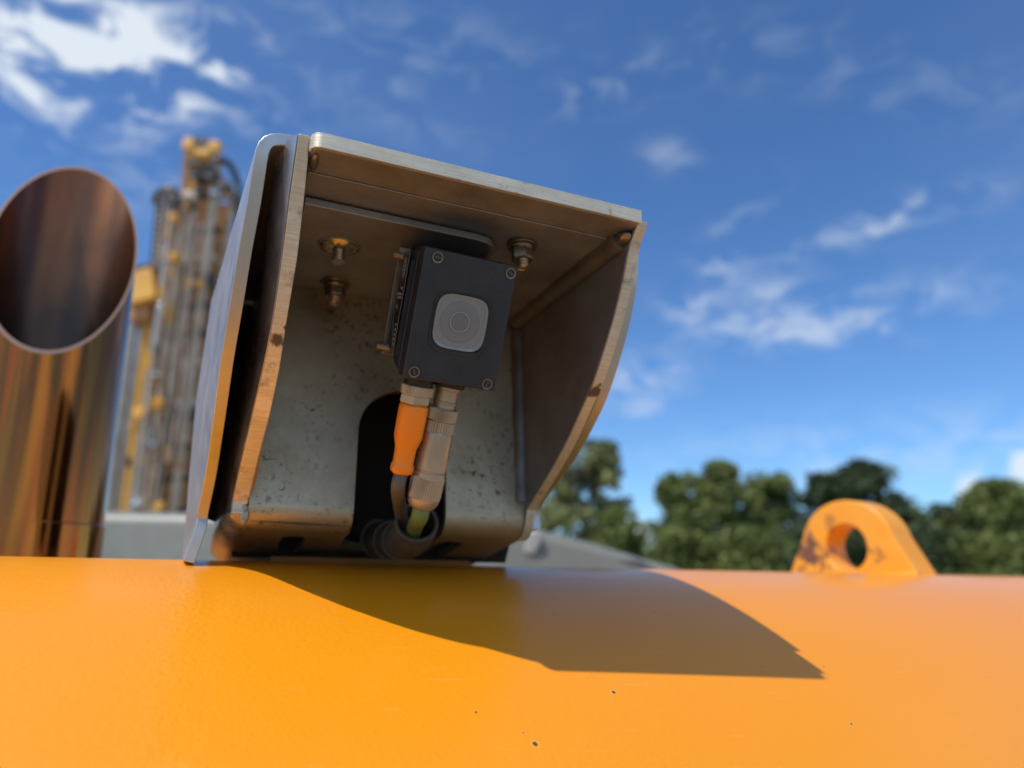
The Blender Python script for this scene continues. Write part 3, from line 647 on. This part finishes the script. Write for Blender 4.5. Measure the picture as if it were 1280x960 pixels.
# window
def sup(uc, vc, a, b, n=5, k=48, ph=0): 
    o = []
    for i in range(k):
        t = 2*PI*i/k; c, s = math.cos(t), math.sin(t); o.append((uc+a*math.copysign(abs(c)**(2/n), c), vc+b*math.copysign(abs(s)**(2/n), s)))
    return o
UC, VC = .0207, .0287
def ringmesh(name, o1, o2, w1, w2, mat, w0=0.0, par=None):
    bm = bmesh.new(); k = len(o1)
    r = [[bm.verts.new(F(u, v, w)) for u, v in o] for o, w in ((o1, w0), (o1, w1), (o2, w2), (o2, w0))]
    for i in range(3):
        for j in range(k): bm.faces.new((r[i][j], r[i][(j+1)%k], r[i+1][(j+1)%k], r[i+1][j]))
    return bm_to(name, bm, mat, par or sen)
ringmesh('window_bezel', sup(UC+.0006,VC+.0006,.0134,.0133), sup(UC+.0002,VC+.0002,.0117,.0118), -.0005, -.0003, M_BLACK)
win = sprism('window', sup(UC, VC, .0115,.0116, 4), -.0001, -.0006, M_GLASS, bevel=0.0003)
ringmesh('window_rim', sup(UC,VC,.0116,.0117,4), sup(UC,VC,.0104,.0106,3.6), -.0012, -.0008, M_GLASS, w0=-.0003, par=win)
sprism('window_inner', sup(UC-.0003, VC-.0002, .0088,.0089, 2), -.0006, -.00085, M_GLASS2, win, bevel=0.0002)
sprism('lens', sup(UC-.0006, VC-.0003, .0042,.0042, 2), -.0008, -.0011, M_LENS, win)
ringmesh('lens_ring', sup(UC-.0006,VC-.0003,.0044,.0044,2), sup(UC-.0006,VC-.0003,.00405,.00405,2), -.0014, -.0014, M_RING, w0=-.0009, par=win)
# corner screws
for k, (u, v) in enumerate(((.0060,.0036),(.0392,.0036),(.0046,.0525),(.0378,.0530))):
    s_ = ringmesh('screw', sup(u,v,.0024,.0024,2,28), sup(u,v,.0018,.0018,2,28), -.0005, -.0004, M_NUT, w0=.0002)
    sprism('screw_socket', sup(u,v,.0019,.0019,2,24), .0001, -.00008, M_BLACK, s_)
    a_ = 0.6*k; bm = bmesh.new(); bm_box(bm, F(u, v, -.00025), (rt*math.cos(a_)+dn*math.sin(a_))*.0013, (dn*math.cos(a_)-rt*math.sin(a_))*.0004, nin*.00015); bm_to('screw_slot', bm, M_TACK, s_)
bm = bmesh.new(); bm_lathe(bm, F(.0312,.0405,.0003), -nin, [(0,.0016),(.0006,.0015),(.0011,.0010),(.0012,.0004)], 20); bm_to('indicator_lamp', bm, M_BLACK, sen)
# threaded mounting rods on the left and bent steel tab behind
for (v, w, ln) in ((.0045,.0310,.0085),(.0465,.0335,.0085)):
    bm = bmesh.new(); pr = []; t = 0
    while t < ln: pr += [(t,.0017),(t+.0003,.0014),(t+.0006,.0017)]; t += .0007
    bm_lathe(bm, F(.002, v, w), -rt-nin*.10-dn*.03, pr, 16); bm_to('threaded_rod', bm, M_BOLT, sen, smooth=30)
bm = bmesh.new(); bm_poly(bm, [F(-.0035,.000,SD-.001), F(SW+.001,.000,SD-.001), F(SW+.001,.050,SD-.001), F(-.0035,.050,SD-.001)], nin*.0018); bm_to('mounting_bracket', bm, M_WELD, sen, bevel=0.0004)
bm = bmesh.new(); bm_poly(bm, [F(.002,-.0012,.012), F(SW-.003,-.0012,.012), F(SW-.003,-.0012,SD), F(.002,-.0012,SD)], dn*.003); bm_to('top_cap', bm, M_BLACK, sen, bevel=0.0006)

# ------------------------------------------------------------------ plugs and cables
def J(u, t, w): return F(u, SH+t, w)
pl = thing('orange_cable_plug', 'cable plug with knurled nut and bright orange boot under the black sensor', 'cable plug', tuple(J(.0100,.04,.014)))
pd = (dn + rt*-.015).normalized(); po = J(.0105, 0, .012)
bm = bmesh.new(); bm_lathe(bm, po-pd*.002, pd, [(0,.0064),(.0050,.0064),(.0056,.0058)], 32); bm_to('socket_collar', bm, M_BLACK, pl)
bm = bmesh.new(); bm_lathe(bm, po+pd*.0032, pd, [(0,.0066),(.0005,.0073),(.0042,.0073),(.0046,.0071)], 80, knurl={1:.0003,2:.0003}); bm_to('knurled_nut', bm, M_NICKEL, pl, smooth=25)
bm = bmesh.new(); bm_lathe(bm, po+pd*.0078, pd, [(0,.0072),(.0033,.0074),(.0042,.0066)], 6, ph=.3); bm_lathe(bm, po+pd*.0116, pd, [(0,.0058),(.0012,.0050)], 24); bm_to('hex_collar', bm, M_NICKEL, pl, smooth=30, bevel=0.0004)
bo = po+pd*.0122
# boot: flat-sided oval that narrows and ends in a lip
bm = bmesh.new(); rings = []
for (t, a, b) in ((0,.0058,.0052),(.0006,.0063,.0058),(.0030,.0064,.0058),(.0145,.0062,.0056),(.0170,.0056,.0050),(.0200,.0047,.0044),(.0268,.0045,.0042),(.0278,.0050,.0047),(.0296,.0051,.0048),(.0308,.0048,.0046),(.0318,.0036,.0034)):
    rings.append([bm.verts.new(bo+pd*t + rt*a*math.copysign(abs(math.cos(x))**0.75, math.cos(x)) + nin*b*math.copysign(abs(math.sin(x))**0.75, math.sin(x))) for x in [2*PI*k/32 for k in range(32)]])
for i in range(len(rings)-1):
    for k in range(32): bm.faces.new((rings[i][k], rings[i][(k+1)%32], rings[i+1][(k+1)%32], rings[i+1][k]))
bm.faces.new(rings[0][::-1]); bm.faces.new(rings[-1]); bm_to('plug_boot', bm, M_BOOT, pl, smooth=45)
e0 = bo+pd*.031
mouth = at(521,652,.338)
bm = bmesh.new(); bm_tube(bm, smooth_path([e0, e0+pd*.008, at(501,640,.338), at(508,668,.350)], 8), .0032, 16); bm_to('cable', bm, M_CABLE, pl, smooth=60)

p2 = thing('knurled_cable_plug', 'long bare metal cable plug with knurled rings and green cable, right of the orange plug', 'cable plug', tuple(J(.025,.05,.016)))
po = J(.0250, 0, .014); pd = (dn + rt*-.045 + nin*-.02).normalized()
bm = bmesh.new(); bm_lathe(bm, po-pd*.002, pd, [(0,.0074),(.0040,.0074),(.0046,.0068)], 32); bm_to('socket_collar', bm, M_BLACK, p2)
bm = bmesh.new(); bm_lathe(bm, po+pd*.0022, pd, [(0,.0052),(.0003,.0060),(.0016,.0060),(.0020,.0052),(.0068,.0052),(.0071,.0055),(.0078,.0055),(.0081,.0051),(.0105,.0051)], 36); bm_to('plug_neck', bm, M_NICKEL, p2)
bm = bmesh.new(); bm_lathe(bm, po+pd*.0122, pd, [(0,.0060),(.0006,.0069),(.0055,.0069),(.0060,.0062)], 88, knurl={1:.0005,2:.0005}); bm_to('knurled_ring', bm, M_NICKEL, p2, smooth=25)
bm = bmesh.new(); bm_lathe(bm, po+pd*.0180, pd, [(0,.0058),(.0006,.0066),(.0055,.0067),(.0060,.0067)], 64, knurl={1:.0004,2:.0005}); bm_to('fluted_ring', bm, M_NICKEL, p2, smooth=25)
bm = bmesh.new(); bm_lathe(bm, po+pd*.0240, pd, [(0,.0070),(.0010,.0071),(.0170,.0073),(.0174,.0070),(.0178,.0070),(.0182,.0074),(.0200,.0074)], 40); bm_to('plug_body', bm, M_NICKEL, p2)
bm = bmesh.new(); bm_lathe(bm, po+pd*.0440, pd, [(0,.0072),(.0006,.0077),(.0098,.0076),(.0104,.0074)], 88, knurl={1:.0005,2:.0005}); bm_to('knurled_ring', bm, M_NICKEL, p2, smooth=25)
bm = bmesh.new(); bm_lathe(bm, po+pd*.0544, pd, [(0,.0074),(.0024,.0070),(.0046,.0055),(.0050,.0042)], 36); bm_to('clamp_nut', bm, M_NICKEL, p2)
e1 = po+pd*.058
bm = bmesh.new(); bm_tube(bm, smooth_path([e1, e1+pd*.006, at(520,655,.334), at(512,680,.345)], 8), .0040, 16); bm_to('cable', bm, M_GREEN, p2, smooth=60)

# conduit elbow coming out of the slot
cdt = thing('conduit_elbow', 'ribbed brown conduit elbow leaving the wall slot and swallowing both cables', 'conduit', (.085,.385,.005))
cpth = smooth_path([tuple(at(*q_)) for q_ in ((395,640,.435),(425,652,.428),(458,668,.412),(484,675,.388),(505,674,.362),(517,664,.346),(521,652,.338))], 10)
bm = bmesh.new(); nP = len(cpth); rad = []
for i in range(nP):
    t = i/(nP-1); r = .0094 if t < .62 else .0094+.0014*min(1, (t-.62)/.1); 
    if t < .62: r += .0007*(1 if (i % 4) < 2 else -1)*(1 if t < .5 else .4)
    rad.append(r)
bm_tube(bm, cpth, rad, 28, cap=False)
r2 = [x-.0018 for x in rad]
bm_tube(bm, cpth, r2, 28, cap=False)
co_ = bm_to('conduit_tube', bm, M_CONDUIT, cdt, smooth=50)
bm = bmesh.new(); dd = (cpth[-1]-cpth[-2]).normalized()
bm_lathe(bm, cpth[-1]-dd*.0015, dd, [(0,.0108),(.0012,.0110),(.0015,.0105),(.0015,.0098),(.0012,.0092),(0,.0092)], 36, cap=False); bm_to('conduit_lip', bm, M_CONDUIT, cdt)
for tt in (.30, .42, .54, .64):
    i = int(tt*(nP-1)); bm = bmesh.new(); dd = (cpth[i+1]-cpth[i-1]).normalized(); bm_lathe(bm, cpth[i]-dd*.0012, dd, [(0,.0092),(.0004,.0110),(.0020,.0110),(.0024,.0092)], 36, cap=False); bm_to('conduit_rib', bm, M_CONDUIT, cdt)

# ------------------------------------------------------------------ exhaust pipe
PR = .0503; PC = Vector((-.1325,.6000)); lean = Vector((-0.043, 0.0))
low = Vector((.10, -.995)).normalized()
ex_ = thing('exhaust_pipe', 'heat tinted polished exhaust pipe with slanted open end left of the hood', 'exhaust pipe', (PC.x, PC.y, -.6))
zl, zh = .138, .338
def ptop(a, r):
    x, y = math.cos(a)*r, math.sin(a)*r; t = (1-(x*low.x+y*low.y)/PR)/2; return x, y, zl+(zh-zl)*t
def pring(bm, z, r, n=72, top=False):
    o = []
    for k in range(n):
        a = 2*PI*k/n
        if top: x, y, zz_ = ptop(a, r)
        else: x, y, zz_ = math.cos(a)*r, math.sin(a)*r, z
        o.append(bm.verts.new((PC.x+x+lean.x*zz_, PC.y+y, zz_)))
    return o
def bridge(bm, A, B):
    n = len(A)
    for k in range(n): bm.faces.new((A[k], A[(k+1)%n], B[(k+1)%n], B[k]))
bm = bmesh.new(); r_ = [pring(bm, .023, PR), pring(bm, .10, PR), pring(bm, 0, PR, top=True)]
for i in range(2): bridge(bm, r_[i], r_[i+1])
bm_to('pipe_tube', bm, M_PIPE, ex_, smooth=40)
bm = bmesh.new(); r_ = [pring(bm, 0, PR+.0001, top=True), pring(bm, 0, PR-.0016, top=True)]; bridge(bm, r_[0], r_[1]); bm_to('pipe_rim', bm, M_RIM, ex_, smooth=40)
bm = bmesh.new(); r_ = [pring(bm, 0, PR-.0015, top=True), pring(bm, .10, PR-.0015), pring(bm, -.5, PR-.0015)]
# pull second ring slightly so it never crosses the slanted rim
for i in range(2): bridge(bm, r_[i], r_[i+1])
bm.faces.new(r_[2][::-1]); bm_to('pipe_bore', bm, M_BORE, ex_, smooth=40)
bm = bmesh.new(); r_ = [pring(bm, -.6, PR+.0007), pring(bm, .0195, PR+.0007), pring(bm, .0228, PR+.0007), pring(bm, .0236, PR+.0001)]
for i in range(3): bridge(bm, r_[i], r_[i+1])
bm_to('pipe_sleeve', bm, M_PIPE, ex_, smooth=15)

# ------------------------------------------------------------------ grey machine cover behind
gc = thing('grey_machine_cover', 'light grey rounded engine cover low behind the orange tank', 'machine cover', tuple(at(400, 700, 1.7)*1.0)[:2]+(GZ,))
D = 1.55
sil = [(-120,630),(100,637),(300,640),(560,644),(640,651),(672,661),(705,668),(760,683),(810,699),(850,710),(872,722),(900,760)]
top = smooth_path([tuple(at(x, y, D)) for x, y in sil], 4)
back = Vector((FWD.x, FWD.y, 0)).normalized()
bm = bmesh.new()
def cring(off, dz, sc_=1.0): 
    o = []
    for p in top: o.append(bm.verts.new(p + back*off + Vector((0,0,dz))))
    return o
rg = []
for off, dz in ((0.0,-.9),(0.0,-.030),(.004,-.018),(.012,-.008),(.024,-.002),(.05,0),(.3,.004),(.7,-.002),(1.1,-.03),(1.13,-.9)): rg.append(cring(off, dz))
for i in range(len(rg)-1):
    for k in range(len(top)-1): bm.faces.new((rg[i][k], rg[i][k+1], rg[i+1][k+1], rg[i+1][k]))
bm_to('cover_panel', bm, M_GREYPAINT, gc, smooth=60)
def plate_px(name, pts, d, th_, mat, par, bevel=.004):
    bm = bmesh.new(); bm_poly(bm, [at(x, y, d) for x, y in pts], back*th_); return bm_to(name, bm, mat, par, bevel=bevel)
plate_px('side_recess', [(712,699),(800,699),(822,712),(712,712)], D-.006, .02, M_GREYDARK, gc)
plate_px('corner_gusset', [(662,664),(676,664),(676,678),(667,694),(655,690)], D-.02, .018, M_WHITEPAINT, gc)
bm = bmesh.new(); bm_box(bm, Vector((at(400,700,1.7).x, at(400,700,1.7).y, GZ/2-.4)) + back*.5, Vector((FWD.y,-FWD.x,0)).normalized()*.7, back*.45, (0,0,-(GZ)/2-.4)); bm_to('machine_body', bm, M_MAST_D, gc, bevel=.01)

# ------------------------------------------------------------------ drilling mast
mast = thing('drilling_mast', 'tall blurred drilling rig mast with orange and grey beams left of the hood', 'drilling mast', tuple(at(215,700,7.0))[:2]+(GZ,))
MD = 7.0
def bar(name, x0, y0, x1, y1, w, mat, d=MD, shape='box', dep=None, extend=False, w1=None):
    a = at(x0, y0, d); b = at(x1, y1, d)
    if extend: b = b + (b-a).normalized()*0.0
    wd = w/FPX*d; wd1 = (w1 or w)/FPX*d; bm = bmesh.new()
    if shape == 'tube': bm_tube(bm, [a, b], [wd/2, wd1/2], 14)
    else:
        ax = (b-a); u = ax.cross(back).normalized()*wd/2; dp = back*((dep or w)/FPX*d/2)
        bm_box(bm, (a+b)/2, ax/2, u, dp)
    return bm_to(name, bm, mat, mast, bevel=.006 if shape == 'box' else None)
YB = 740
def XB(x0, y0, k=-0.15): return x0 + k*(YB-y0)   # foot pixel of a leaning member
# left group of rods and the yellow winch box
bar('guide_tube', 166, 405, XB(166,405,-.13), YB, 13, M_MAST_S, shape='tube')
bar('guide_tube', 178, 405, XB(178,405,-.135), YB, 7, M_MAST_G, shape='tube')
bar('orange_strut', 189, 400, XB(189,400,-.13), YB, 10, M_MAST_Y)
bar('chrome_rod', 207, 335, XB(207,335,-.135), YB, 9, M_MAST_S, shape='tube', d=6.8)
bar('winch_box', 172, 373, 206, 364, 40, M_MAST_Y, dep=60)
bar('winch_box_foot', 172, 400, 198, 396, 20, M_MAST_O, dep=50)
bar('winch_cap', 178, 346, 200, 341, 11, M_MAST_D, dep=40)
bar('drag_chain', 200, 248, 192, 338, 7, M_MAST_D)
for k in range(12):
    bar('chain_link', 198.5-k*.6, 250+k*7.5, 202-k*.6, 250.5+k*7.5, 4, M_MAST_G, d=6.85)
bar('hose_bundle', 211, 245, XB(211,245,-.11), 640, 7, M_MAST_P, shape='tube')
bar('hose_bundle', 218, 262, XB(218,262,-.125), YB, 8, M_MAST_P, shape='tube')
bar('rust_beam', 222, 250, XB(222,250,-.12), YB, 8, M_MAST_O, d=7.1)
bar('hydraulic_cylinder', 231, 250, XB(231,250,-.125), YB, 7, M_MAST_G, shape='tube', d=6.8)
bar('orange_beam', 236, 232, XB(236,232,-.125), YB, 7, M_MAST_Y, d=7.05)
bar('main_beam', 243, 245, XB(243,245,-.125), YB, 8, M_MAST_G, d=6.8)
bar('rust_panel', 257, 250, XB(257,250,-.125), YB, 17, M_MAST_O, d=7.2)
bar('main_beam', 268, 245, XB(268,245,-.13), YB, 9, M_MAST_G, d=6.85)
bar('rust_panel', 281, 258, XB(281,258,-.13), YB, 16, M_MAST_O, d=7.2)
bar('guide_tube', 291, 250, XB(291,250,-.13), YB, 7, M_MAST_G, shape='tube')
for y in (290, 325, 352, 384, 420, 455, 505, 520, 560, 600, 640): # rungs and cross plates
    x = 256-.125*(y-250); big = y in (352, 520)
    bar('cross_plate' if big else 'rung', x-11, y, x+24, y-2, 16 if big else 6, M_MAST_G if (y//5) % 2 else M_MAST_D, d=6.9, dep=14)
for (x, y, r) in ((218,272,11),(217,322,12),(247,355,10),(175,516,15),(199,505,15),(196,470,7),(194,555,7),(173,628,9),(199,633,12)):
    p = at(x, y, 6.75); bm = bmesh.new(); bm_lathe(bm, p-back*.05, back, [(0,r*.45/FPX*7),(.02,r*.5/FPX*7),(.09,r*.5/FPX*7),(.1,r*.4/FPX*7)], 18); bm_to('clamp', bm, M_MAST_Y if r > 9 else M_MAST_S, mast)
for k in range(22):                     # couplings, brackets and hose ends all the way up
    y = random.uniform(255, 640); x = random.choice((200,213,221,229,240,250,264)) + random.uniform(-3,3) - .125*(y-250) + (6 if y < 330 else 0)
    if y < 400 and x < 200: continue
    w = random.uniform(5, 11); bar('fitting', x, y-w, x-.25*w, y+w, random.uniform(4, 7), random.choice((M_MAST_Y,M_MAST_Y,M_MAST_S,M_MAST_O,M_MAST_G,M_MAST_D)), d=6.65, dep=8)
for k in range(3):
    x = 209+k*20; y = random.uniform(260, 330); bm = bmesh.new(); pts = [at(x-.12*j*60+3*math.sin(j*1.7+k), y+j*60, 6.6) for j in range(6)]
    bm_tube(bm, smooth_path(pts, 5), .014, 8); bm_to('hose', bm, M_MAST_D if k % 2 else M_MAST_P, mast)
# head of the mast
bar('head_plate', 236, 190, 232, 250, 9, M_MAST_O); bar('head_plate', 247, 205, 243, 250, 10, M_MAST_Y, d=6.9); bar('head_plate', 257, 195, 254, 250, 12, M_MAST_D)
bar('head_plate', 272, 200, 268, 250, 11, M_MAST_G); bar('head_plate', 263, 205, 260, 262, 7, M_MAST_O, d=6.85); bar('head_beam', 232, 240, 297, 246, 9, M_MAST_G); bar('head_beam', 205, 246, 236, 252, 10, M_MAST_D)
for (x, y, w, h, mt_) in ((237,181,13,15,M_MAST_Y),(252,190,24,14,M_MAST_Y),(269,184,13,14,M_MAST_Y),(251,177,14,9,M_MAST_D),(245,205,16,7,M_MAST_D),(262,203,14,9,M_MAST_G),(271,240,12,12,M_MAST_S),(290,238,12,12,M_MAST_S),(213,240,16,10,M_MAST_D),(238,247,16,12,M_MAST_G)):
    bar('head_block', x-w/2, y, x+w/2, y+1.5, h, mt_, d=6.7+random.uniform(0,.2), dep=12)
for (x, y, r) in ((251,178,7),(261,214,9),(243,216,7),(233,252,8),(214,246,8),(247,236,6),(278,228,7)):
    bm = bmesh.new(); bm_lathe(bm, at(x,y,6.7), back, [(0,r/FPX*7),(.02,r/FPX*7),(.03,r*.7/FPX*7),(.06,r*.7/FPX*7),(.07,r/FPX*7),(.09,r/FPX*7)], 20); bm_to('sheave', bm, M_MAST_D, mast)
bm = bmesh.new(); bm_tube(bm, smooth_path([at(x,y,6.9) for x,y in ((266,200),(276,200),(287,206),(295,222),(298,245),(297,300))], 6), .035, 10); bm_to('hose_loop', bm, M_MAST_D, mast)
bm = bmesh.new(); bm_tube(bm, smooth_path([at(x,y,6.8) for x,y in ((192,255),(196,243),(206,236),(216,236),(224,246))], 6), .03, 10); bm_to('hose_loop', bm, M_MAST_D, mast)
bm = bmesh.new(); c_ = at(215,735,7.1); bm_box(bm, (c_.x, c_.y, (c_.z+GZ)/2), (.75,0,0), (0,.5,0), (0,0,(c_.z-GZ)/2)); bm_to('mast_foot', bm, M_MAST_D, mast, bevel=.02)

# ------------------------------------------------------------------ trees
LM = [leafmat('green_leaves', (0.070,0.105,0.028), (0.24,0.28,0.080)), leafmat('dark_green_leaves', (0.032,0.055,0.027), (0.115,0.155,0.065)), leafmat('olive_leaves', (0.10,0.125,0.045), (0.28,0.30,0.11))]
rng = np.random.default_rng(5)
def tree(px, py_top, wpx, dist, kind, label, leaves=7000, gaps=0.0, conic=False, name='tree'):
    r = ray(px, 712); g_ = Vector((r.x, r.y, 0)).normalized()*dist; 
    topz = (at(px, py_top, 1.0)); topz = topz.z/math.hypot(topz.x, topz.y)*dist
    base = Vector((g_.x, g_.y, GZ)); H = topz-GZ; Wd = wpx/FPX*dist/2*1.02
    t = thing(name, label, 'tree', tuple(base), 'trees behind the machine')
    bm = bmesh.new(); tp = [base, base+Vector((rng.uniform(-.2,.2),0,H*.35)), base+Vector((rng.uniform(-.4,.4),rng.uniform(-.3,.3),H*.65)), base+Vector((rng.uniform(-.4,.4),0,H*.93))]
    bm_tube(bm, smooth_path(tp, 5), [H*.028*(1-k/16*.85) for k in range(16)], 9)
    for k in range(9):
        zz_ = H*rng.uniform(.3,.8); a = rng.uniform(0, 2*PI); ln = Wd*rng.uniform(.5,.95)
        p0 = base+Vector((0,0,zz_)); p1 = p0+Vector((math.cos(a)*ln*.5, math.sin(a)*ln*.5, ln*.25)); p2_ = p0+Vector((math.cos(a)*ln, math.sin(a)*ln, ln*.6)); bm_tube(bm, [p0,p1,p2_], [H*.011,H*.007,H*.003], 6)
    bm_to('trunk', bm, M_BARK, t, smooth=60)
    # crown: clumps scattered through an uneven volume, leaves spread in each clump
    nc = 105; cen = []; 
    while len(cen) < nc:
        a = rng.uniform(0, 2*PI); hz = rng.uniform(0.10, 1.0)
        prof_ = (math.sin(min(1, hz*1.02)**.9*PI*.96)**.42 if not conic else (1.08-hz)**.8*1.05); rr = Wd*prof_*math.sqrt(rng.uniform(.15,1))
        lump = 0.72+0.48*math.sin(3*a+px)*math.sin(hz*9+px*.7)
        cen.append((math.cos(a)*rr*lump, math.sin(a)*rr*lump, H*hz*.96, rng.uniform(.10,.22)*Wd*(1 if not conic else .8)+.18))
    cen = np.array(cen); 
    if gaps: cen = cen[rng.uniform(size=len(cen)) > gaps]
    idx = rng.integers(0, len(cen), leaves); c = cen[idx]; off = rng.normal(size=(leaves,3)); off /= np.linalg.norm(off,axis=1)[:,None]; off *= (rng.uniform(.2,1,size=(leaves,1))**.5); off[:,2] *= .75
    P = c[:,:3] + off*c[:,3:4]*1.35 + np.array(base); P[:,2] = np.minimum(P[:,2], base.z+H*1.02)
    sz = rng.uniform(.13,.27,size=(leaves,1))*(dist/45)
    A = rng.normal(size=(leaves,3)); A /= np.linalg.norm(A,axis=1)[:,None]; B = np.cross(A, rng.normal(size=(leaves,3))); B /= np.linalg.norm(B,axis=1)[:,None]
    vs = np.stack([P-A*sz, P-B*sz*.6, P+A*sz, P+B*sz*.6], axis=1).reshape(-1,3)
    me = bpy.data.meshes.new('crown'); me.from_pydata(vs.tolist(), [], np.arange(leaves*4).reshape(-1,4).tolist())
    at_ = me.attributes.new('leaf_tint', 'FLOAT', 'FACE'); ct_ = rng.uniform(0,1,len(cen)); at_.data.foreach_set('value', np.clip(ct_[idx]*.7+rng.uniform(0,.4,leaves),0,1).astype(np.float32))
    link('crown', me, LM[kind], t, smooth=None)
tree(706, 560, 120, 42, 2, 'thin crowned olive green tree with gaps of sky beside the hood', 5200, gaps=.35)
tree(752, 548, 78, 44, 2, 'slim sparse tree leaning over the grey cover, right of the hood', 4200, gaps=.35)
tree(775, 632, 80, 38, 0, 'low bushy mid green tree at the foot of the sparse tree', 4000)
tree(848, 590, 78, 40, 0, 'bright green tree at the left end of the tree line', 5000, gaps=.2)
tree(905, 578, 100, 41, 0, 'broad green tree second in the tree line left of the lifting eye', 7000, gaps=.1)
tree(972, 592, 96, 43, 0, 'mid green tree directly left of the lifting eye', 7000, gaps=.1)
tree(1040, 588, 74, 50, 1, 'dark green tree behind the top of the lifting eye', 5500)
tree(1096, 573, 92, 50, 1, 'tallest dark tree with pointed top right behind the lifting eye', 8000, conic=False)
tree(1142, 622, 50, 46, 1, 'narrow dark tree on the right flank of the tallest one', 3500)
tree(1196, 632, 100, 44, 1, 'dark rounded tree right of the lifting eye below the white clouds', 7000)
tree(1262, 603, 110, 42, 0, 'green tree at the right edge of the picture', 8000)
tree(1340, 610, 120, 44, 1, 'dark tree just past the right picture edge', 5000)
tree(845, 655, 90, 36, 0, 'low green shrub like tree before the bright green one', 4500)
tree(935, 662, 130, 37, 0, 'low wide tree in front of the tree line left of the eye', 7000)
tree(1150, 668, 140, 39, 1, 'low dark tree filling the gap right of the lifting eye', 7000)
tree(1250, 672, 140, 38, 0, 'low leafy tree before the right edge tree', 7000)
tree(1030, 660, 140, 38, 1, 'low dark tree seen through the lifting eye', 7000)

pile = thing('covered_pile', 'small pale covered pile peeking above the orange tank at far right', 'covered pile', tuple(Vector((ray(1191,712).x, ray(1191,712).y, 0)).normalized()*30)[:2]+(GZ,))
pc = Vector((ray(1191,712).x, ray(1191,712).y, 0)).normalized()*30; bm = bmesh.new(); bm_lathe(bm, (pc.x,pc.y,GZ), (0,0,1), [(0,.9),(1.2,.85),(1.95,.62),(2.15,.40),(2.22,.1)], 14)
for v in bm.verts: v.co += Vector((random.uniform(-.05,.05),random.uniform(-.05,.05),random.uniform(-.03,.03)))
bm_to('cover_sheet', bm, M_WHITEPAINT, pile, smooth=60)

for o in bpy.data.objects:
    if '_w' in o.keys(): del o['_w']
